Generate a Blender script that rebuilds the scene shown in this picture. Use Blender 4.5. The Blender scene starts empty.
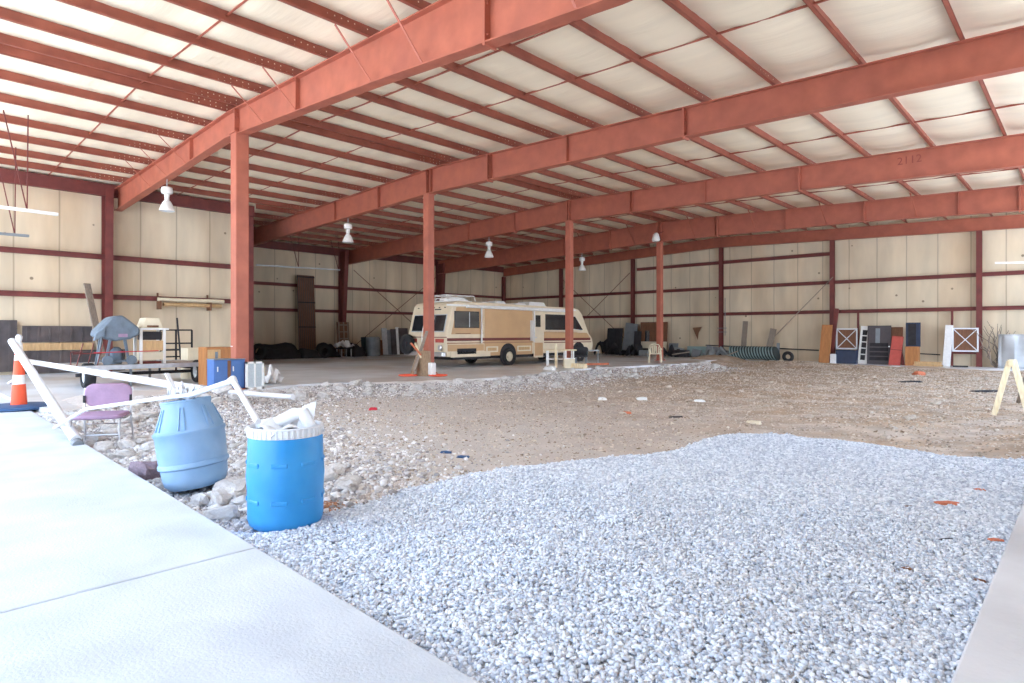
import bpy, bmesh, math, random
import numpy as np
from mathutils import Vector, Matrix, Euler, noise
random.seed(7); RNG = np.random.default_rng(11)
PI = math.pi
S = bpy.context.scene
COL = S.collection
# ------------------------------------------------------------------ camera (level, 1.5 m above the floor)
F, CX, HY, H = 615.0, 512.0, 333.0, 1.5
YAW = math.radians(43.37)
FX, FY = -math.sin(YAW), math.cos(YAW)
RX, RY = math.cos(YAW), math.sin(YAW)
cam = bpy.data.objects.new('camera', bpy.data.cameras.new('camera')); COL.objects.link(cam)
cam.location = (0, 0, H); cam.rotation_euler = (PI/2, 0, YAW)
cam.data.sensor_width = 36; cam.data.lens = F/1024*36
cam.data.shift_y = -(341.5-HY)/1024; cam.data.clip_start = .05; cam.data.clip_end = 300
S.camera = cam
def ray(px):
    t = (px-CX)/F
    return FX+RX*t, FY+RY*t
def at(px, py, z):                       # ground-plan point where a sight line meets height z
    d = (H-z)*F/(py-HY); a, b = ray(px); return (a*d, b*d, z)
def dep(px, d): a, b = ray(px); return (a*d, b*d)
def on_y(px, Y): a, b = ray(px); return a/b*Y
def on_x(px, X): a, b = ray(px); return b/a*X
def zy(px, py, Y): a, b = ray(px); return H+(HY-py)*(Y/b)/F
def zx(px, py, X): a, b = ray(px); return H+(HY-py)*(X/a)/F
# ------------------------------------------------------------------ materials
def mat(name, col, rough=.7, var=.12, scale=6, bump=.0, bscale=40, metal=0, col2=None, stretch=(1,1,1), detail=6, spec=.4, thr=(.35,.7), amount=.6):
    m = bpy.data.materials.new(name); m.use_nodes = True
    n, l = m.node_tree.nodes, m.node_tree.links
    b = n['Principled BSDF']; b.inputs['Roughness'].default_value = rough; b.inputs['Metallic'].default_value = metal
    b.inputs['Specular IOR Level'].default_value = spec
    tc = n.new('ShaderNodeTexCoord'); mp = n.new('ShaderNodeMapping'); mp.inputs['Scale'].default_value = stretch
    l.new(tc.outputs['Object'], mp.inputs[0])
    nz = n.new('ShaderNodeTexNoise'); nz.inputs['Scale'].default_value = scale; nz.inputs['Detail'].default_value = detail
    l.new(mp.outputs[0], nz.inputs['Vector'])
    rp = n.new('ShaderNodeMapRange'); rp.inputs[1].default_value = .3; rp.inputs[2].default_value = .7
    rp.inputs[3].default_value = 1-var; rp.inputs[4].default_value = 1+var
    l.new(nz.outputs['Fac'], rp.inputs[0])
    mul = n.new('ShaderNodeVectorMath'); mul.operation = 'SCALE'
    l.new(rp.outputs[0], mul.inputs['Scale'])
    if col2:
        n2 = n.new('ShaderNodeTexNoise'); n2.inputs['Scale'].default_value = scale*.45; n2.inputs['Detail'].default_value = 8
        l.new(mp.outputs[0], n2.inputs['Vector'])
        r2 = n.new('ShaderNodeMapRange'); r2.inputs[1].default_value = thr[0]; r2.inputs[2].default_value = thr[1]; r2.inputs[4].default_value = amount
        l.new(n2.outputs['Fac'], r2.inputs[0])
        mx = n.new('ShaderNodeMix'); mx.data_type = 'RGBA'
        mx.inputs[6].default_value = (*col, 1); mx.inputs[7].default_value = (*col2, 1)
        l.new(r2.outputs[0], mx.inputs[0]); l.new(mx.outputs[2], mul.inputs[0])
    else:
        mul.inputs[0].default_value = col
    l.new(mul.outputs[0], b.inputs['Base Color'])
    if bump:
        n3 = n.new('ShaderNodeTexNoise'); n3.inputs['Scale'].default_value = bscale; n3.inputs['Detail'].default_value = 5
        l.new(mp.outputs[0], n3.inputs['Vector'])
        bp = n.new('ShaderNodeBump'); bp.inputs['Strength'].default_value = bump; bp.inputs['Distance'].default_value = .02
        l.new(n3.outputs['Fac'], bp.inputs['Height']); l.new(bp.outputs[0], b.inputs['Normal'])
    m['mul'] = mul.name
    return m
def tail(m):                              # the node that feeds the base colour
    return m.node_tree.nodes, m.node_tree.links, m.node_tree.nodes['Principled BSDF'], m.node_tree.nodes[m['mul']]
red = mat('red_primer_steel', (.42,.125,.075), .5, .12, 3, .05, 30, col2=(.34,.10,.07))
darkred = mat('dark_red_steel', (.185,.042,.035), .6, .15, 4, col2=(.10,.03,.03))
def holes(m):                             # punched bolt holes, painted pale for light from behind, in bands round the laps
    n, l, b, mul = tail(m)
    tc = n.new('ShaderNodeTexCoord'); sp = n.new('ShaderNodeSeparateXYZ'); l.new(tc.outputs['Object'], sp.inputs[0])
    def ma(op, a, v=None, c=None):
        x = n.new('ShaderNodeMath'); x.operation = op
        for i, q in enumerate((a, v, c)):
            if q is None: continue
            if isinstance(q, (int, float)): x.inputs[i].default_value = q
            else: l.new(q, x.inputs[i])
        return x.outputs[0]
    def cell(o, p): return ma('MULTIPLY', ma('SUBTRACT', ma('FRACT', ma('DIVIDE', o, p)), .5), p)
    dy, dz = cell(sp.outputs[1], .13), cell(sp.outputs[2], .09)
    d = ma('SQRT', ma('ADD', ma('POWER', dy, 2), ma('POWER', dz, 2)))
    hole = ma('LESS_THAN', d, .013)
    lap = ma('ABSOLUTE', cell(ma('ADD', sp.outputs[1], .0+1.05), 6.9))
    band = ma('LESS_THAN', lap, 1.1)
    nz = n.new('ShaderNodeTexNoise'); nz.inputs['Scale'].default_value = 9; l.new(tc.outputs['Object'], nz.inputs['Vector'])
    sel = ma('GREATER_THAN', nz.outputs['Fac'], .47)
    f = ma('MULTIPLY', ma('MULTIPLY', hole, band), sel)
    mx = n.new('ShaderNodeMix'); mx.data_type = 'RGBA'; mx.inputs[7].default_value = (.8,.66,.5,1)
    l.new(f, mx.inputs[0]); l.new(mul.outputs[0], mx.inputs[6]); l.new(mx.outputs[2], b.inputs['Base Color'])
faded = mat('faded_stencil_paint', (.27,.07,.05), .6)
purlin_m = mat('purlin_red_steel', (.34,.10,.062), .5, .15, 3, .05, 30, col2=(.25,.07,.05)); holes(purlin_m)
insul = mat('roof_insulation', (.86,.75,.57), .75, .06, .8, 1.0, 1.8, stretch=(.30,2.6,1), col2=(.70,.59,.44), thr=(.5,.8), amount=.5)
wallm = mat('wall_insulation', (.68,.575,.425), .75, .16, .7, .35, 3, stretch=(1.6,1.6,.35), col2=(.52,.35,.20), thr=(.46,.75), amount=.6)
def seams(m, axis, period=1.22, off=.3):
    n, l, b, mul = tail(m)
    tc = n.new('ShaderNodeTexCoord'); sp = n.new('ShaderNodeSeparateXYZ'); l.new(tc.outputs['Object'], sp.inputs[0])
    fr = n.new('ShaderNodeMath'); fr.operation = 'PINGPONG'; fr.inputs[1].default_value = period/2
    ad = n.new('ShaderNodeMath'); ad.operation = 'ADD'; ad.inputs[1].default_value = 100+off; l.new(sp.outputs[axis], ad.inputs[0]); l.new(ad.outputs[0], fr.inputs[0])
    lt = n.new('ShaderNodeMapRange'); lt.inputs[1].default_value = .0; lt.inputs[2].default_value = .035; lt.inputs[3].default_value = .55; lt.inputs[4].default_value = 0
    l.new(fr.outputs[0], lt.inputs[0])
    # rust stains running down, and small round tears
    v = n.new('ShaderNodeTexVoronoi'); v.inputs['Scale'].default_value = 1.1; l.new(tc.outputs['Object'], v.inputs['Vector'])
    r3 = n.new('ShaderNodeMapRange'); r3.inputs[1].default_value = .05; r3.inputs[2].default_value = .07; r3.inputs[3].default_value = .8; r3.inputs[4].default_value = 0
    l.new(v.outputs['Distance'], r3.inputs[0])
    mxx = n.new('ShaderNodeMath'); mxx.operation = 'MAXIMUM'; l.new(lt.outputs[0], mxx.inputs[0]); l.new(r3.outputs[0], mxx.inputs[1])
    mx = n.new('ShaderNodeMix'); mx.data_type = 'RGBA'; mx.inputs[7].default_value = (.16,.11,.07,1)
    l.new(mxx.outputs[0], mx.inputs[0]); l.new(mul.outputs[0], mx.inputs[6]); l.new(mx.outputs[2], b.inputs['Base Color'])
wall_b = wallm.copy(); wall_b.name = 'wall_insulation_back'; seams(wall_b, 0)
wall_l = wallm.copy(); wall_l.name = 'wall_insulation_side'; seams(wall_l, 1)
conc_walk = mat('pale_walkway_concrete', (.61,.65,.69), .8, .07, 2.5, .25, 60, col2=(.48,.51,.56), thr=(.48,.7), amount=.6)
conc_slab = mat('worn_slab_concrete', (.76,.79,.83), .32, .12, .7, .1, 12, col2=(.48,.38,.29), thr=(.45,.68), amount=.7, spec=.6)
conc_edge = mat('side_slab_concrete', (.68,.70,.74), .8, .1, 1.5, .2, 30, col2=(.38,.36,.38), thr=(.45,.8))
dirt = mat('tan_dirt', (.43,.31,.21), .95, .25, 2.2, 1.0, 16, col2=(.56,.47,.39), thr=(.42,.62), amount=.8)
def grade_dirt(m):                        # crushed concrete dust makes the ground greyer towards the broken slab and the walkway
    n, l, b, mul = tail(m)
    tc = n.new('ShaderNodeTexCoord'); sp = n.new('ShaderNodeSeparateXYZ'); l.new(tc.outputs['Object'], sp.inputs[0])
    nz = n.new('ShaderNodeTexNoise'); nz.inputs['Scale'].default_value = .5; nz.inputs['Detail'].default_value = 5; l.new(tc.outputs['Object'], nz.inputs['Vector'])
    a = n.new('ShaderNodeMath'); a.operation = 'MULTIPLY_ADD'; a.inputs[1].default_value = 9; l.new(nz.outputs['Fac'], a.inputs[0]); l.new(sp.outputs[1], a.inputs[2])
    c = n.new('ShaderNodeMath'); c.operation = 'MULTIPLY_ADD'; c.inputs[1].default_value = .9; l.new(sp.outputs[0], c.inputs[0]); l.new(a.outputs[0], c.inputs[2])
    r = n.new('ShaderNodeMapRange'); r.inputs[1].default_value = 3; r.inputs[2].default_value = 14; r.inputs[3].default_value = .9; r.inputs[4].default_value = 0
    l.new(c.outputs[0], r.inputs[0])
    mx = n.new('ShaderNodeMix'); mx.data_type = 'RGBA'; mx.inputs[7].default_value = (.60,.56,.53,1)
    l.new(r.outputs[0], mx.inputs[0]); l.new(mul.outputs[0], mx.inputs[6]); l.new(mx.outputs[2], b.inputs['Base Color'])
grade_dirt(dirt)
def islands(m, lo, hi):                   # each loose stone its own tone
    n, l, b, mul = tail(m)
    g = n.new('ShaderNodeNewGeometry'); r = n.new('ShaderNodeValToRGB')
    r.color_ramp.elements[0].color = (*lo, 1); r.color_ramp.elements[1].color = (*hi, 1)
    l.new(g.outputs['Random Per Island'], r.inputs[0]); l.new(r.outputs[0], b.inputs['Base Color'])
gravel_m = mat('white_limestone', (.8,.8,.8), .9, .05, 20); islands(gravel_m, (.42,.47,.56), (.89,.93,.98))
gravel_base = mat('white_limestone_dust', (.66,.67,.69), .95, .2, 30, .9, 70)
pebble_m = mat('dirt_pebble', (.5,.42,.35), .95, .05, 20); islands(pebble_m, (.20,.14,.09), (.72,.63,.53))
rubble_m = mat('crushed_concrete', (.6,.58,.56), .95, .05, 20); islands(rubble_m, (.26,.24,.24), (.90,.88,.87))
chunk_m = mat('broken_concrete', (.66,.64,.62), .95, .15, 8, .6, 25, col2=(.45,.40,.37))
chunk_p = mat('purple_brown_rock', (.24,.18,.21), .9, .2, 8, .6, 25)
blue_drum = mat('blue_plastic', (.012,.26,.62), .42, .05, 5, .03, 30, col2=(.10,.40,.70), thr=(.45,.8), amount=.5, spec=.6)
grey_drum = mat('faded_blue_grey_plastic', (.19,.34,.53), .5, .06, 5, .05, 30, col2=(.40,.50,.62), thr=(.4,.8), amount=.5, spec=.5)
liner = mat('white_plastic', (.72,.74,.77), .4, .04, 6)
pvc = mat('white_pvc', (.70,.72,.75), .35, .04, 3, spec=.6)
cone_o = mat('orange_cone_plastic', (.85,.10,.035), .5, .06, 8)
white = mat('white_paint', (.8,.8,.78), .5, .06, 6)
bluerub = mat('blue_black_rubber', (.035,.09,.20), .6, .1, 8)
black = mat('black_rubber', (.02,.02,.022), .7, .2, 8)
blackm = mat('dark_scrap', (.028,.026,.030), .8, .3, 5, .3, 12)
mauve = mat('mauve_vinyl', (.36,.23,.34), .6, .1, 10, .15, 60)
chrome = mat('dull_chrome', (.6,.6,.62), .3, .08, 8, metal=.8)
galv = mat('galvanised_steel', (.5,.52,.55), .45, .12, 8, metal=.5)
wood = mat('weathered_deck_wood', (.33,.27,.22), .85, .2, 5, .2, 30, stretch=(1,6,6), col2=(.45,.40,.37))
tanwood = mat('tan_wood', (.55,.36,.18), .7, .15, 4, .1, 30, stretch=(6,6,1))
orangewood = mat('orange_brown_veneer', (.43,.18,.06), .55, .15, 3, stretch=(5,5,1))
brownwood = mat('dark_brown_board', (.19,.085,.045), .7, .2, 5, stretch=(5,5,1))
greywood = mat('grey_brown_board', (.27,.22,.18), .85, .2, 5, .2, 30, stretch=(6,6,1))
palewood = mat('pale_yellow_pine', (.78,.62,.36), .7, .15, 6, stretch=(5,5,1), col2=(.85,.80,.68))
bark = mat('stump_wood', (.36,.25,.16), .9, .25, 8, .8, 20, stretch=(4,4,1))
creamp = mat('cream_enamel', (.72,.64,.48), .45, .06, 5)
bluepaint = mat('blue_cabinet_paint', (.07,.16,.40), .5, .08, 5)
navy = mat('navy_panel', (.022,.035,.075), .5, .15, 5)
greycl = mat('blue_grey_cover', (.15,.19,.235), .7, .15, 6, .4, 12)
charcoal = mat('charcoal_door_paint', (.075,.062,.068), .5, .1, 5)
doorred = mat('red_board_paint', (.48,.085,.065), .6, .12, 5)
greysheet = mat('grey_metal_sheet', (.22,.24,.26), .5, .18, 3, metal=.2)
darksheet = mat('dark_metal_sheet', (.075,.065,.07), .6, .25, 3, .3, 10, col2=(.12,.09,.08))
rvtan = mat('tan_rv_siding', (.56,.35,.18), .45, .05, 2)
rvcream = mat('cream_rv_shell', (.74,.63,.46), .45, .06, 3)
rvmaroon = mat('maroon_stripe', (.16,.03,.025), .5, .05, 3)
rvbrown = mat('brown_stripe', (.40,.22,.12), .5, .05, 3)
glass = mat('dark_tinted_glass', (.018,.022,.026), .08, .1, 2, spec=.8)
mirror_g = mat('silvered_glass', (.35,.38,.42), .08, .1, 2, metal=.8)
redstrap = mat('red_strap', (.55,.03,.05), .6, .1, 8)
rustred = mat('rusty_orange_piece', (.55,.17,.09), .8, .2, 15)
hose = mat('orange_hose', (.80,.12,.06), .5, .08, 8)
teal = mat('dark_teal_plastic', (.030,.05,.055), .5, .1, 4)
tan_st = mat('tan_stone', (.52,.44,.36), .95, .2, 8, .5, 25)
film = mat('hazy_plastic_film', (.46,.47,.48), .5, .12, 2)
greytarp = mat('grey_tarp', (.27,.29,.30), .7, .2, 4, .4, 10)
tealL = mat('pale_teal_plastic', (.26,.36,.36), .5, .1, 4)
lampw = mat('white_enamel_reflector', (.80,.78,.75), .35, .06, 5)
paper = mat('crumpled_white_sheet', (.8,.8,.8), .8, .06, 10, .3, 20)
screenm = mat('wire_glass', (.45,.50,.53), .35, .1, 40)
# ------------------------------------------------------------------ mesh helpers
class MB:
    def __init__(s): s.v = []; s.f = []
    def add(s, vs, fs):
        o = len(s.v); s.v += [tuple(v) for v in vs]; s.f += [tuple(i+o for i in f) for f in fs]; return s
    def box(s, x0, x1, y0, y1, z0, z1, M=None):
        vs = [Vector(p) for p in ((x0,y0,z0),(x1,y0,z0),(x1,y1,z0),(x0,y1,z0),(x0,y0,z1),(x1,y0,z1),(x1,y1,z1),(x0,y1,z1))]
        if M: vs = [M @ v for v in vs]
        return s.add(vs, [(0,3,2,1),(4,5,6,7),(0,1,5,4),(1,2,6,5),(2,3,7,6),(3,0,4,7)])
    def prism(s, pts, a0, a1, axis='x', M=None):          # polygon pts in the two other axes, swept along axis
        def P(a, p, q): v = {'x':(a,p,q), 'y':(p,a,q), 'z':(p,q,a)}[axis]; v = Vector(v); return M @ v if M else v
        n = len(pts); vs = [P(a0,*p) for p in pts]+[P(a1,*p) for p in pts]
        return s.add(vs, [tuple(range(n-1,-1,-1)), tuple(range(n,2*n))]+[(i,(i+1)%n,(i+1)%n+n,i+n) for i in range(n)])
    def bar(s, a, b, w, h=None, up=(0,0,1)):              # rectangular bar from a to b
        h = h or w; a, b = Vector(a), Vector(b); d = (b-a); L = d.length; d.normalize()
        u = Vector(up); sx = d.cross(u)
        if sx.length < 1e-4: sx = d.cross(Vector((0,1,0)))
        sx.normalize(); u = sx.cross(d)
        vs = [p+sx*i*w/2+u*j*h/2 for p in (a,b) for i,j in ((-1,-1),(1,-1),(1,1),(-1,1))]
        return s.add(vs, [(0,1,2,3),(7,6,5,4),(0,4,5,1),(1,5,6,2),(2,6,7,3),(3,7,4,0)])
    def tube(s, pts, r, n=10, r2=None, cap=True):
        pts = [Vector(p) for p in pts]; rings = []; k = len(pts)
        for i, p in enumerate(pts):
            d = (pts[min(i+1,k-1)]-pts[max(i-1,0)]).normalized()
            u = Vector((0,0,1)) if abs(d.z) < .9 else Vector((1,0,0))
            a = d.cross(u).normalized(); b = a.cross(d)
            rr = r if r2 is None else r+(r2-r)*i/(k-1)
            rings += [p+a*math.cos(2*PI*j/n)*rr+b*math.sin(2*PI*j/n)*rr for j in range(n)]
        fs = [(i*n+j, i*n+(j+1)%n, (i+1)*n+(j+1)%n, (i+1)*n+j) for i in range(k-1) for j in range(n)]
        if cap: fs += [tuple(range(n-1,-1,-1)), tuple(range((k-1)*n, k*n))]
        return s.add(rings, fs)
    def lathe(s, prof, n=24, M=None, cap=True):
        k = len(prof); vs = [Vector((r*math.cos(2*PI*j/n), r*math.sin(2*PI*j/n), z)) for r, z in prof for j in range(n)]
        if M: vs = [M @ v for v in vs]
        fs = [(i*n+j, i*n+(j+1)%n, (i+1)*n+(j+1)%n, (i+1)*n+j) for i in range(k-1) for j in range(n)]
        if cap: fs += [tuple(range(n-1,-1,-1)), tuple(range((k-1)*n, k*n))]
        return s.add(vs, fs)
    def torus(s, R, r, n=28, m=10, M=None):
        vs = []; fs = []
        for i in range(n):
            a = 2*PI*i/n
            for j in range(m):
                b = 2*PI*j/m; v = Vector(((R+r*math.cos(b))*math.cos(a), (R+r*math.cos(b))*math.sin(a), r*math.sin(b)))
                vs.append(M @ v if M else v)
                fs.append((i*m+j, ((i+1)%n)*m+j, ((i+1)%n)*m+(j+1)%m, i*m+(j+1)%m))
        return s.add(vs, fs)
    def build(s, name, m, parent=None, bevel=0, smooth=False, loc=None, rz=0):
        me = bpy.data.meshes.new(name); me.from_pydata(s.v, [], s.f); me.materials.append(m); me.update()
        if smooth:
            for p in me.polygons: p.use_smooth = True
            try: me.set_sharp_from_angle(angle=math.radians(40))
            except Exception: pass
        o = bpy.data.objects.new(name, me); COL.objects.link(o)
        if parent: o.parent = parent
        if loc: o.location = loc; o.rotation_euler.z = rz
        if bevel:
            b = o.modifiers.new('bevel', 'BEVEL'); b.width = bevel; b.segments = 2; b.limit_method = 'ANGLE'
        return o
def tag(o, label, cat, group=None, kind=None):
    o['label'] = label; o['category'] = cat
    if group: o['group'] = group
    if kind: o['kind'] = kind
    return o
def thing(name, label, cat, loc=(0,0,0), rz=0, group=None, kind=None):
    o = bpy.data.objects.new(name, None); COL.objects.link(o); o.location = loc; o.rotation_euler = (0,0,rz); o.empty_display_size = .1
    return tag(o, label, cat, group, kind)
def struct(o): o['kind'] = 'structure'; return o
def copy_tree(o, parent=None):
    c = o.copy(); COL.objects.link(c); c.parent = parent
    for ch in list(o.children): copy_tree(ch, c)
    return c
ORD = ['first','second','third','fourth','fifth','sixth','seventh','eighth','ninth','tenth','eleventh','twelfth']
def RotX(a): return Matrix.Rotation(a, 4, 'X')
def RotY(a): return Matrix.Rotation(a, 4, 'Y')
def RotZ(a): return Matrix.Rotation(a, 4, 'Z')
def Tr(*p): return Matrix.Translation(Vector(p))
# ------------------------------------------------------------------ the shed's main lines
FR = [6.3, 13.0, 20.0, 27.0]; YB = 33.7; XL, XLN, XR, YF = -32.7, -25.5, 2.6, -3.0; YJ = 11.2; RIDGE = -15.55  # YF carries the roof forward, out of view, to shade the near ground
def T(x): return 6.95-.033*abs(x-RIDGE)
SL = .15                                   # inner slab level
WALK = .10
def edge_y(x): return 1.70+(-1.596-x)*.0329          # walkway's inner edge
def edge_x(y):                                        # broken edge of the inner slab
    return -13.6+.45*math.sin(y*.55+.4)+.25*noise.noise(Vector((y*1.3,3,0)))-1.0*math.exp(-((y-8.0)/2.2)**2)
# ------------------------------------------------------------------ ground
def sm(t): t = max(0, min(1, t)); return t*t*(3-2*t)
def G(x, y):
    z = -.03-.09*sm((y-4)/4)
    e = edge_x(y)
    z += (.20)*(1-sm((x-e)/1.6))*sm((y-2.2)/1.5)
    z += .10*(1-sm((x-e)/3.5))*sm((7-y)/4)
    z += .14*sm((y-28.5)/2.5)
    z += .12*sm((x+1.6)/1.2)*sm((y-8)/3)
    z += .05*noise.noise(Vector((x*.5, y*.5, 2)))+.025*noise.noise(Vector((x*1.7, y*1.7, 5)))+.012*noise.noise(Vector((x*5, y*5, 9)))
    z += .10*math.exp(-((x+14.2)/1.2)**2-((y-30.8)/.9)**2)
    z += .15*math.exp(-((x+10.5)/2.5)**2-((y-30.4)/.8)**2)
    return z
def grid(name, x0, x1, y0, y1, step, zf, m, stepy=None):
    stepy = stepy or step
    nx, ny = int((x1-x0)/step)+1, int((y1-y0)/stepy)+1
    vs = [(x0+(x1-x0)*i/(nx-1), y0+(y1-y0)*j/(ny-1)) for j in range(ny) for i in range(nx)]
    vs = [(a, b, zf(a, b)) for a, b in vs]
    fs = [(j*nx+i, j*nx+i+1, (j+1)*nx+i+1, (j+1)*nx+i) for j in range(ny-1) for i in range(nx-1)]
    mb = MB(); mb.v = vs; mb.f = fs; o = mb.build(name, m, smooth=True); return o
struct(grid('floor_dirt', -15.2, -.30, 1.62, 31.6, .1, G, dirt))
ext = MB().box(-60, 40, -45, -3.0, -.3, .05).build('ground_yard_bounce', mat('yard_bounce_concrete', (.62,.62,.62), .9, .08, 1)); struct(ext)  # unseen ground added outside the front to bounce light under the roof
ext2 = MB().box(5.0, 45, -3.0, 60, -.3, .02).build('ground_side_yard_bounce', mat('yard_bounce_gravel', (.56,.55,.53), .9, .08, 1)); struct(ext2)  # unseen ground added along the open side, also for bounce light
def slab(name, pts, z0, z1, m, bevel=.012):
    o = MB().prism(pts, z0, z1, 'z').build(name, m, bevel=bevel); return struct(o)
JX = -3.98
slab('floor_walkway', [(JX+.008,-3.0),(4.9,-3.0),(4.9,edge_y(-.42)),(-.41,edge_y(-.42)),(JX+.008,edge_y(JX))], -.25, WALK, conc_walk)
slab('floor_walkway', [(-9.7+.008,-3.0),(JX-.008,-3.0),(JX-.008,edge_y(JX)),(-9.7+.008,edge_y(-9.7))], -.25, WALK, conc_walk)
slab('floor_walkway', [(-34,-3.0),(-9.7-.008,-3.0),(-9.7-.008,edge_y(-9.7)),(-14.6,edge_y(-14.6)),(-34,edge_y(-14.6))], -.25, WALK, conc_walk)
pts = [(XL-.2, edge_y(-14.6)+.01), (-14.3, edge_y(-14.6)+.01)]
yy = 2.4
while yy < 28.6: pts.append((edge_x(yy)+random.uniform(-.06,.06), yy)); yy += .16
pts += [(edge_x(28.6), 28.7), (edge_x(28.6)-.2, YB+.1), (XL-.2, YB+.1)]
slab('floor_slab', pts, -.3, SL, conc_slab, 0)
slab('floor_back_strip', [(edge_x(28.6)-.18, 31.3),(-.3,31.3),(3.0,31.3),(3.0,YB+.1),(edge_x(28.6)-.18,YB+.1)], -.3, .03, conc_slab)
slab('floor_side_slab', [(-.42,edge_y(-.42)+.01),(4.9,edge_y(-.42)+.01),(4.9,31.28),(-.42,31.28)], -.25, .095, conc_edge)
# loose stones ------------------------------------------------------
ICO = None
def ico():
    bm = bmesh.new(); bmesh.ops.create_icosphere(bm, subdivisions=1, radius=1)
    v = np.array([x.co[:] for x in bm.verts]); f = np.array([[q.index for q in p.verts] for p in bm.faces]); bm.free(); return v, f
IV, IF = ico()
def stones(name, P, size, m, flat=.7):               # P (n,3), size (n,)
    n = len(P); k = len(IV)
    V = IV[None]*(1+RNG.uniform(-.32,.32,(n,k,1)))
    V = V*np.stack([RNG.uniform(.75,1.3,n), RNG.uniform(.65,1.05,n), RNG.uniform(flat*.7,flat*1.2,n)],1)[:,None]
    a = RNG.uniform(0,2*PI,n); b = RNG.uniform(-.6,.6,n); ca,sa,cb,sb = np.cos(a),np.sin(a),np.cos(b),np.sin(b)
    x,y,z = V[...,0],V[...,1],V[...,2]
    y,z = y*cb[:,None]-z*sb[:,None], y*sb[:,None]+z*cb[:,None]
    x,y = x*ca[:,None]-y*sa[:,None], x*sa[:,None]+y*ca[:,None]
    V = np.stack([x,y,z],2)*size[:,None,None]+P[:,None]
    Fc = (IF[None]+(np.arange(n)*k)[:,None,None]).reshape(-1,3)
    me = bpy.data.meshes.new(name); me.vertices.add(n*k); me.vertices.foreach_set('co', V.reshape(-1).astype(np.float32))
    nf = len(Fc); me.loops.add(nf*3); me.loops.foreach_set('vertex_index', Fc.reshape(-1).astype(np.int32))
    me.polygons.add(nf); me.polygons.foreach_set('loop_start', (np.arange(nf)*3).astype(np.int32)); me.update(calc_edges=True)
    me.materials.append(m); o = bpy.data.objects.new(name, me); COL.objects.link(o); return o
def inside(x, y, poly):
    c = False; n = len(poly)
    for i in range(n):
        (a,b),(p,q) = poly[i], poly[i-1]
        if (b > y) != (q > y) and x < (p-a)*(y-b)/(q-b)+a: c = not c
    return c
GP = [(255,541),(300,527),(350,512),(410,495),(470,480),(530,470),(590,460),(680,447),(705,438),(735,433),(770,431),(830,436),(900,446),(960,457),(1000,461)]
GPW = [at(a, b, -.08)[:2] for a, b in GP]
gpoly = GPW+[(-.40, GPW[-1][1]),(-.40,edge_y(-.4)),(-1.6,edge_y(-1.6)),(GPW[0][0]-.15,edge_y(-4.6))]
def gdist(x, y):                                     # distance inside the gravel's edge (rough)
    d = 9
    for i in range(len(GPW)-1):
        a = Vector(GPW[i]); b = Vector(GPW[i+1]); p = Vector((x,y)); t = max(0,min(1,(p-a).dot(b-a)/(b-a).length_squared)); d = min(d,(p-a-(b-a)*t).length)
    return d
def gz(x, y): return G(x,y)+.045*sm(gdist(x,y)/.35)
bed = MB()
gx = np.arange(-6.2, -.34, .09); gy = np.arange(1.7, 11.2, .09); idx = {}
for j, y in enumerate(gy):
    for i, x in enumerate(gx):
        if inside(x, y, gpoly): idx[(i,j)] = len(bed.v); bed.v.append((x, y, gz(x,y)-.008))
for (i,j) in list(idx):
    q = [(i,j),(i+1,j),(i+1,j+1),(i,j+1)]
    if all(k in idx for k in q): bed.f.append(tuple(idx[k] for k in q))
o = bed.build('gravel_bed', gravel_base, smooth=True); struct(o)
P = []
N = 150000
xs = RNG.uniform(-6.2,-.36,N*3); ys = RNG.uniform(1.7,11.2,N*3); dd = np.hypot(xs,ys)
keep = RNG.uniform(0,1,N*3) < np.clip(1.25-dd/14, .5, 1)
xs, ys = xs[keep], ys[keep]
sel = [(x,y) for x,y in zip(xs,ys) if inside(x+random.gauss(0,.02), y+random.gauss(0,.05), gpoly) and edge_y(x)+.03 < y and x < -.40-abs(random.gauss(0,.05))]
sel = sel[:N]
near = np.array(sel); sz = np.where(np.hypot(near[:,0],near[:,1])>6, .0165, .0125)*RNG.uniform(.6,1.45,len(near))
Z = np.array([gz(x,y) for x,y in near])+RNG.uniform(-.006,.012,len(near))
o = stones('white_gravel', np.column_stack([near,Z]), sz, gravel_m)
tag(o, 'bed of crushed white limestone gravel spread beside the pale walkway', 'gravel', kind='stuff')
# pebbles over the dirt
def scatter(n, fx, zf, size):
    pts = []
    while len(pts) < n:
        p = fx()
        if p and not inside(p[0], p[1], gpoly): pts.append((*p, zf(*p)))
    P = np.array(pts); return P, size(P)
def f_dirt():
    x, y = random.uniform(-13.2,-.5), 2.0+28.5*random.random()**1.25
    if y < edge_y(x)+.05: return None
    return (x,y)
P_, s_ = scatter(45000, f_dirt, G, lambda P: RNG.gamma(1.3,.0045,len(P))+.004+.0005*P[:,1])
tag(stones('dirt_pebbles', P_, s_, pebble_m), 'small tan and grey stones scattered over the bare dirt floor', 'pebbles', kind='stuff')
def f_rub():
    u = random.random()
    if u < .5:
        y = 2.1+26*random.random()**1.3; x = edge_x(y)+abs(random.gauss(0,.9))-.05
    else:
        x = random.uniform(-13.4,-3.2); y = edge_y(x)+.04+abs(random.gauss(0,1.0+.09*abs(x+3)))
    if y < edge_y(x)+.05 or x > -.6: return None
    return (x,y)
P_, s_ = scatter(60000, f_rub, lambda x,y: G(x,y)+.004, lambda P: np.minimum(RNG.gamma(1.5,.007,len(P))+.006, .05))
tag(stones('crushed_rubble', P_, s_, rubble_m, .75), 'crushed grey concrete rubble heaped along the broken slab edge', 'rubble', kind='stuff')
def f_rust():
    x, y = dep(322, 5.15); x += random.gauss(0,.16); y += random.gauss(0,.13)
    return (x,y)
P_ = []
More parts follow.
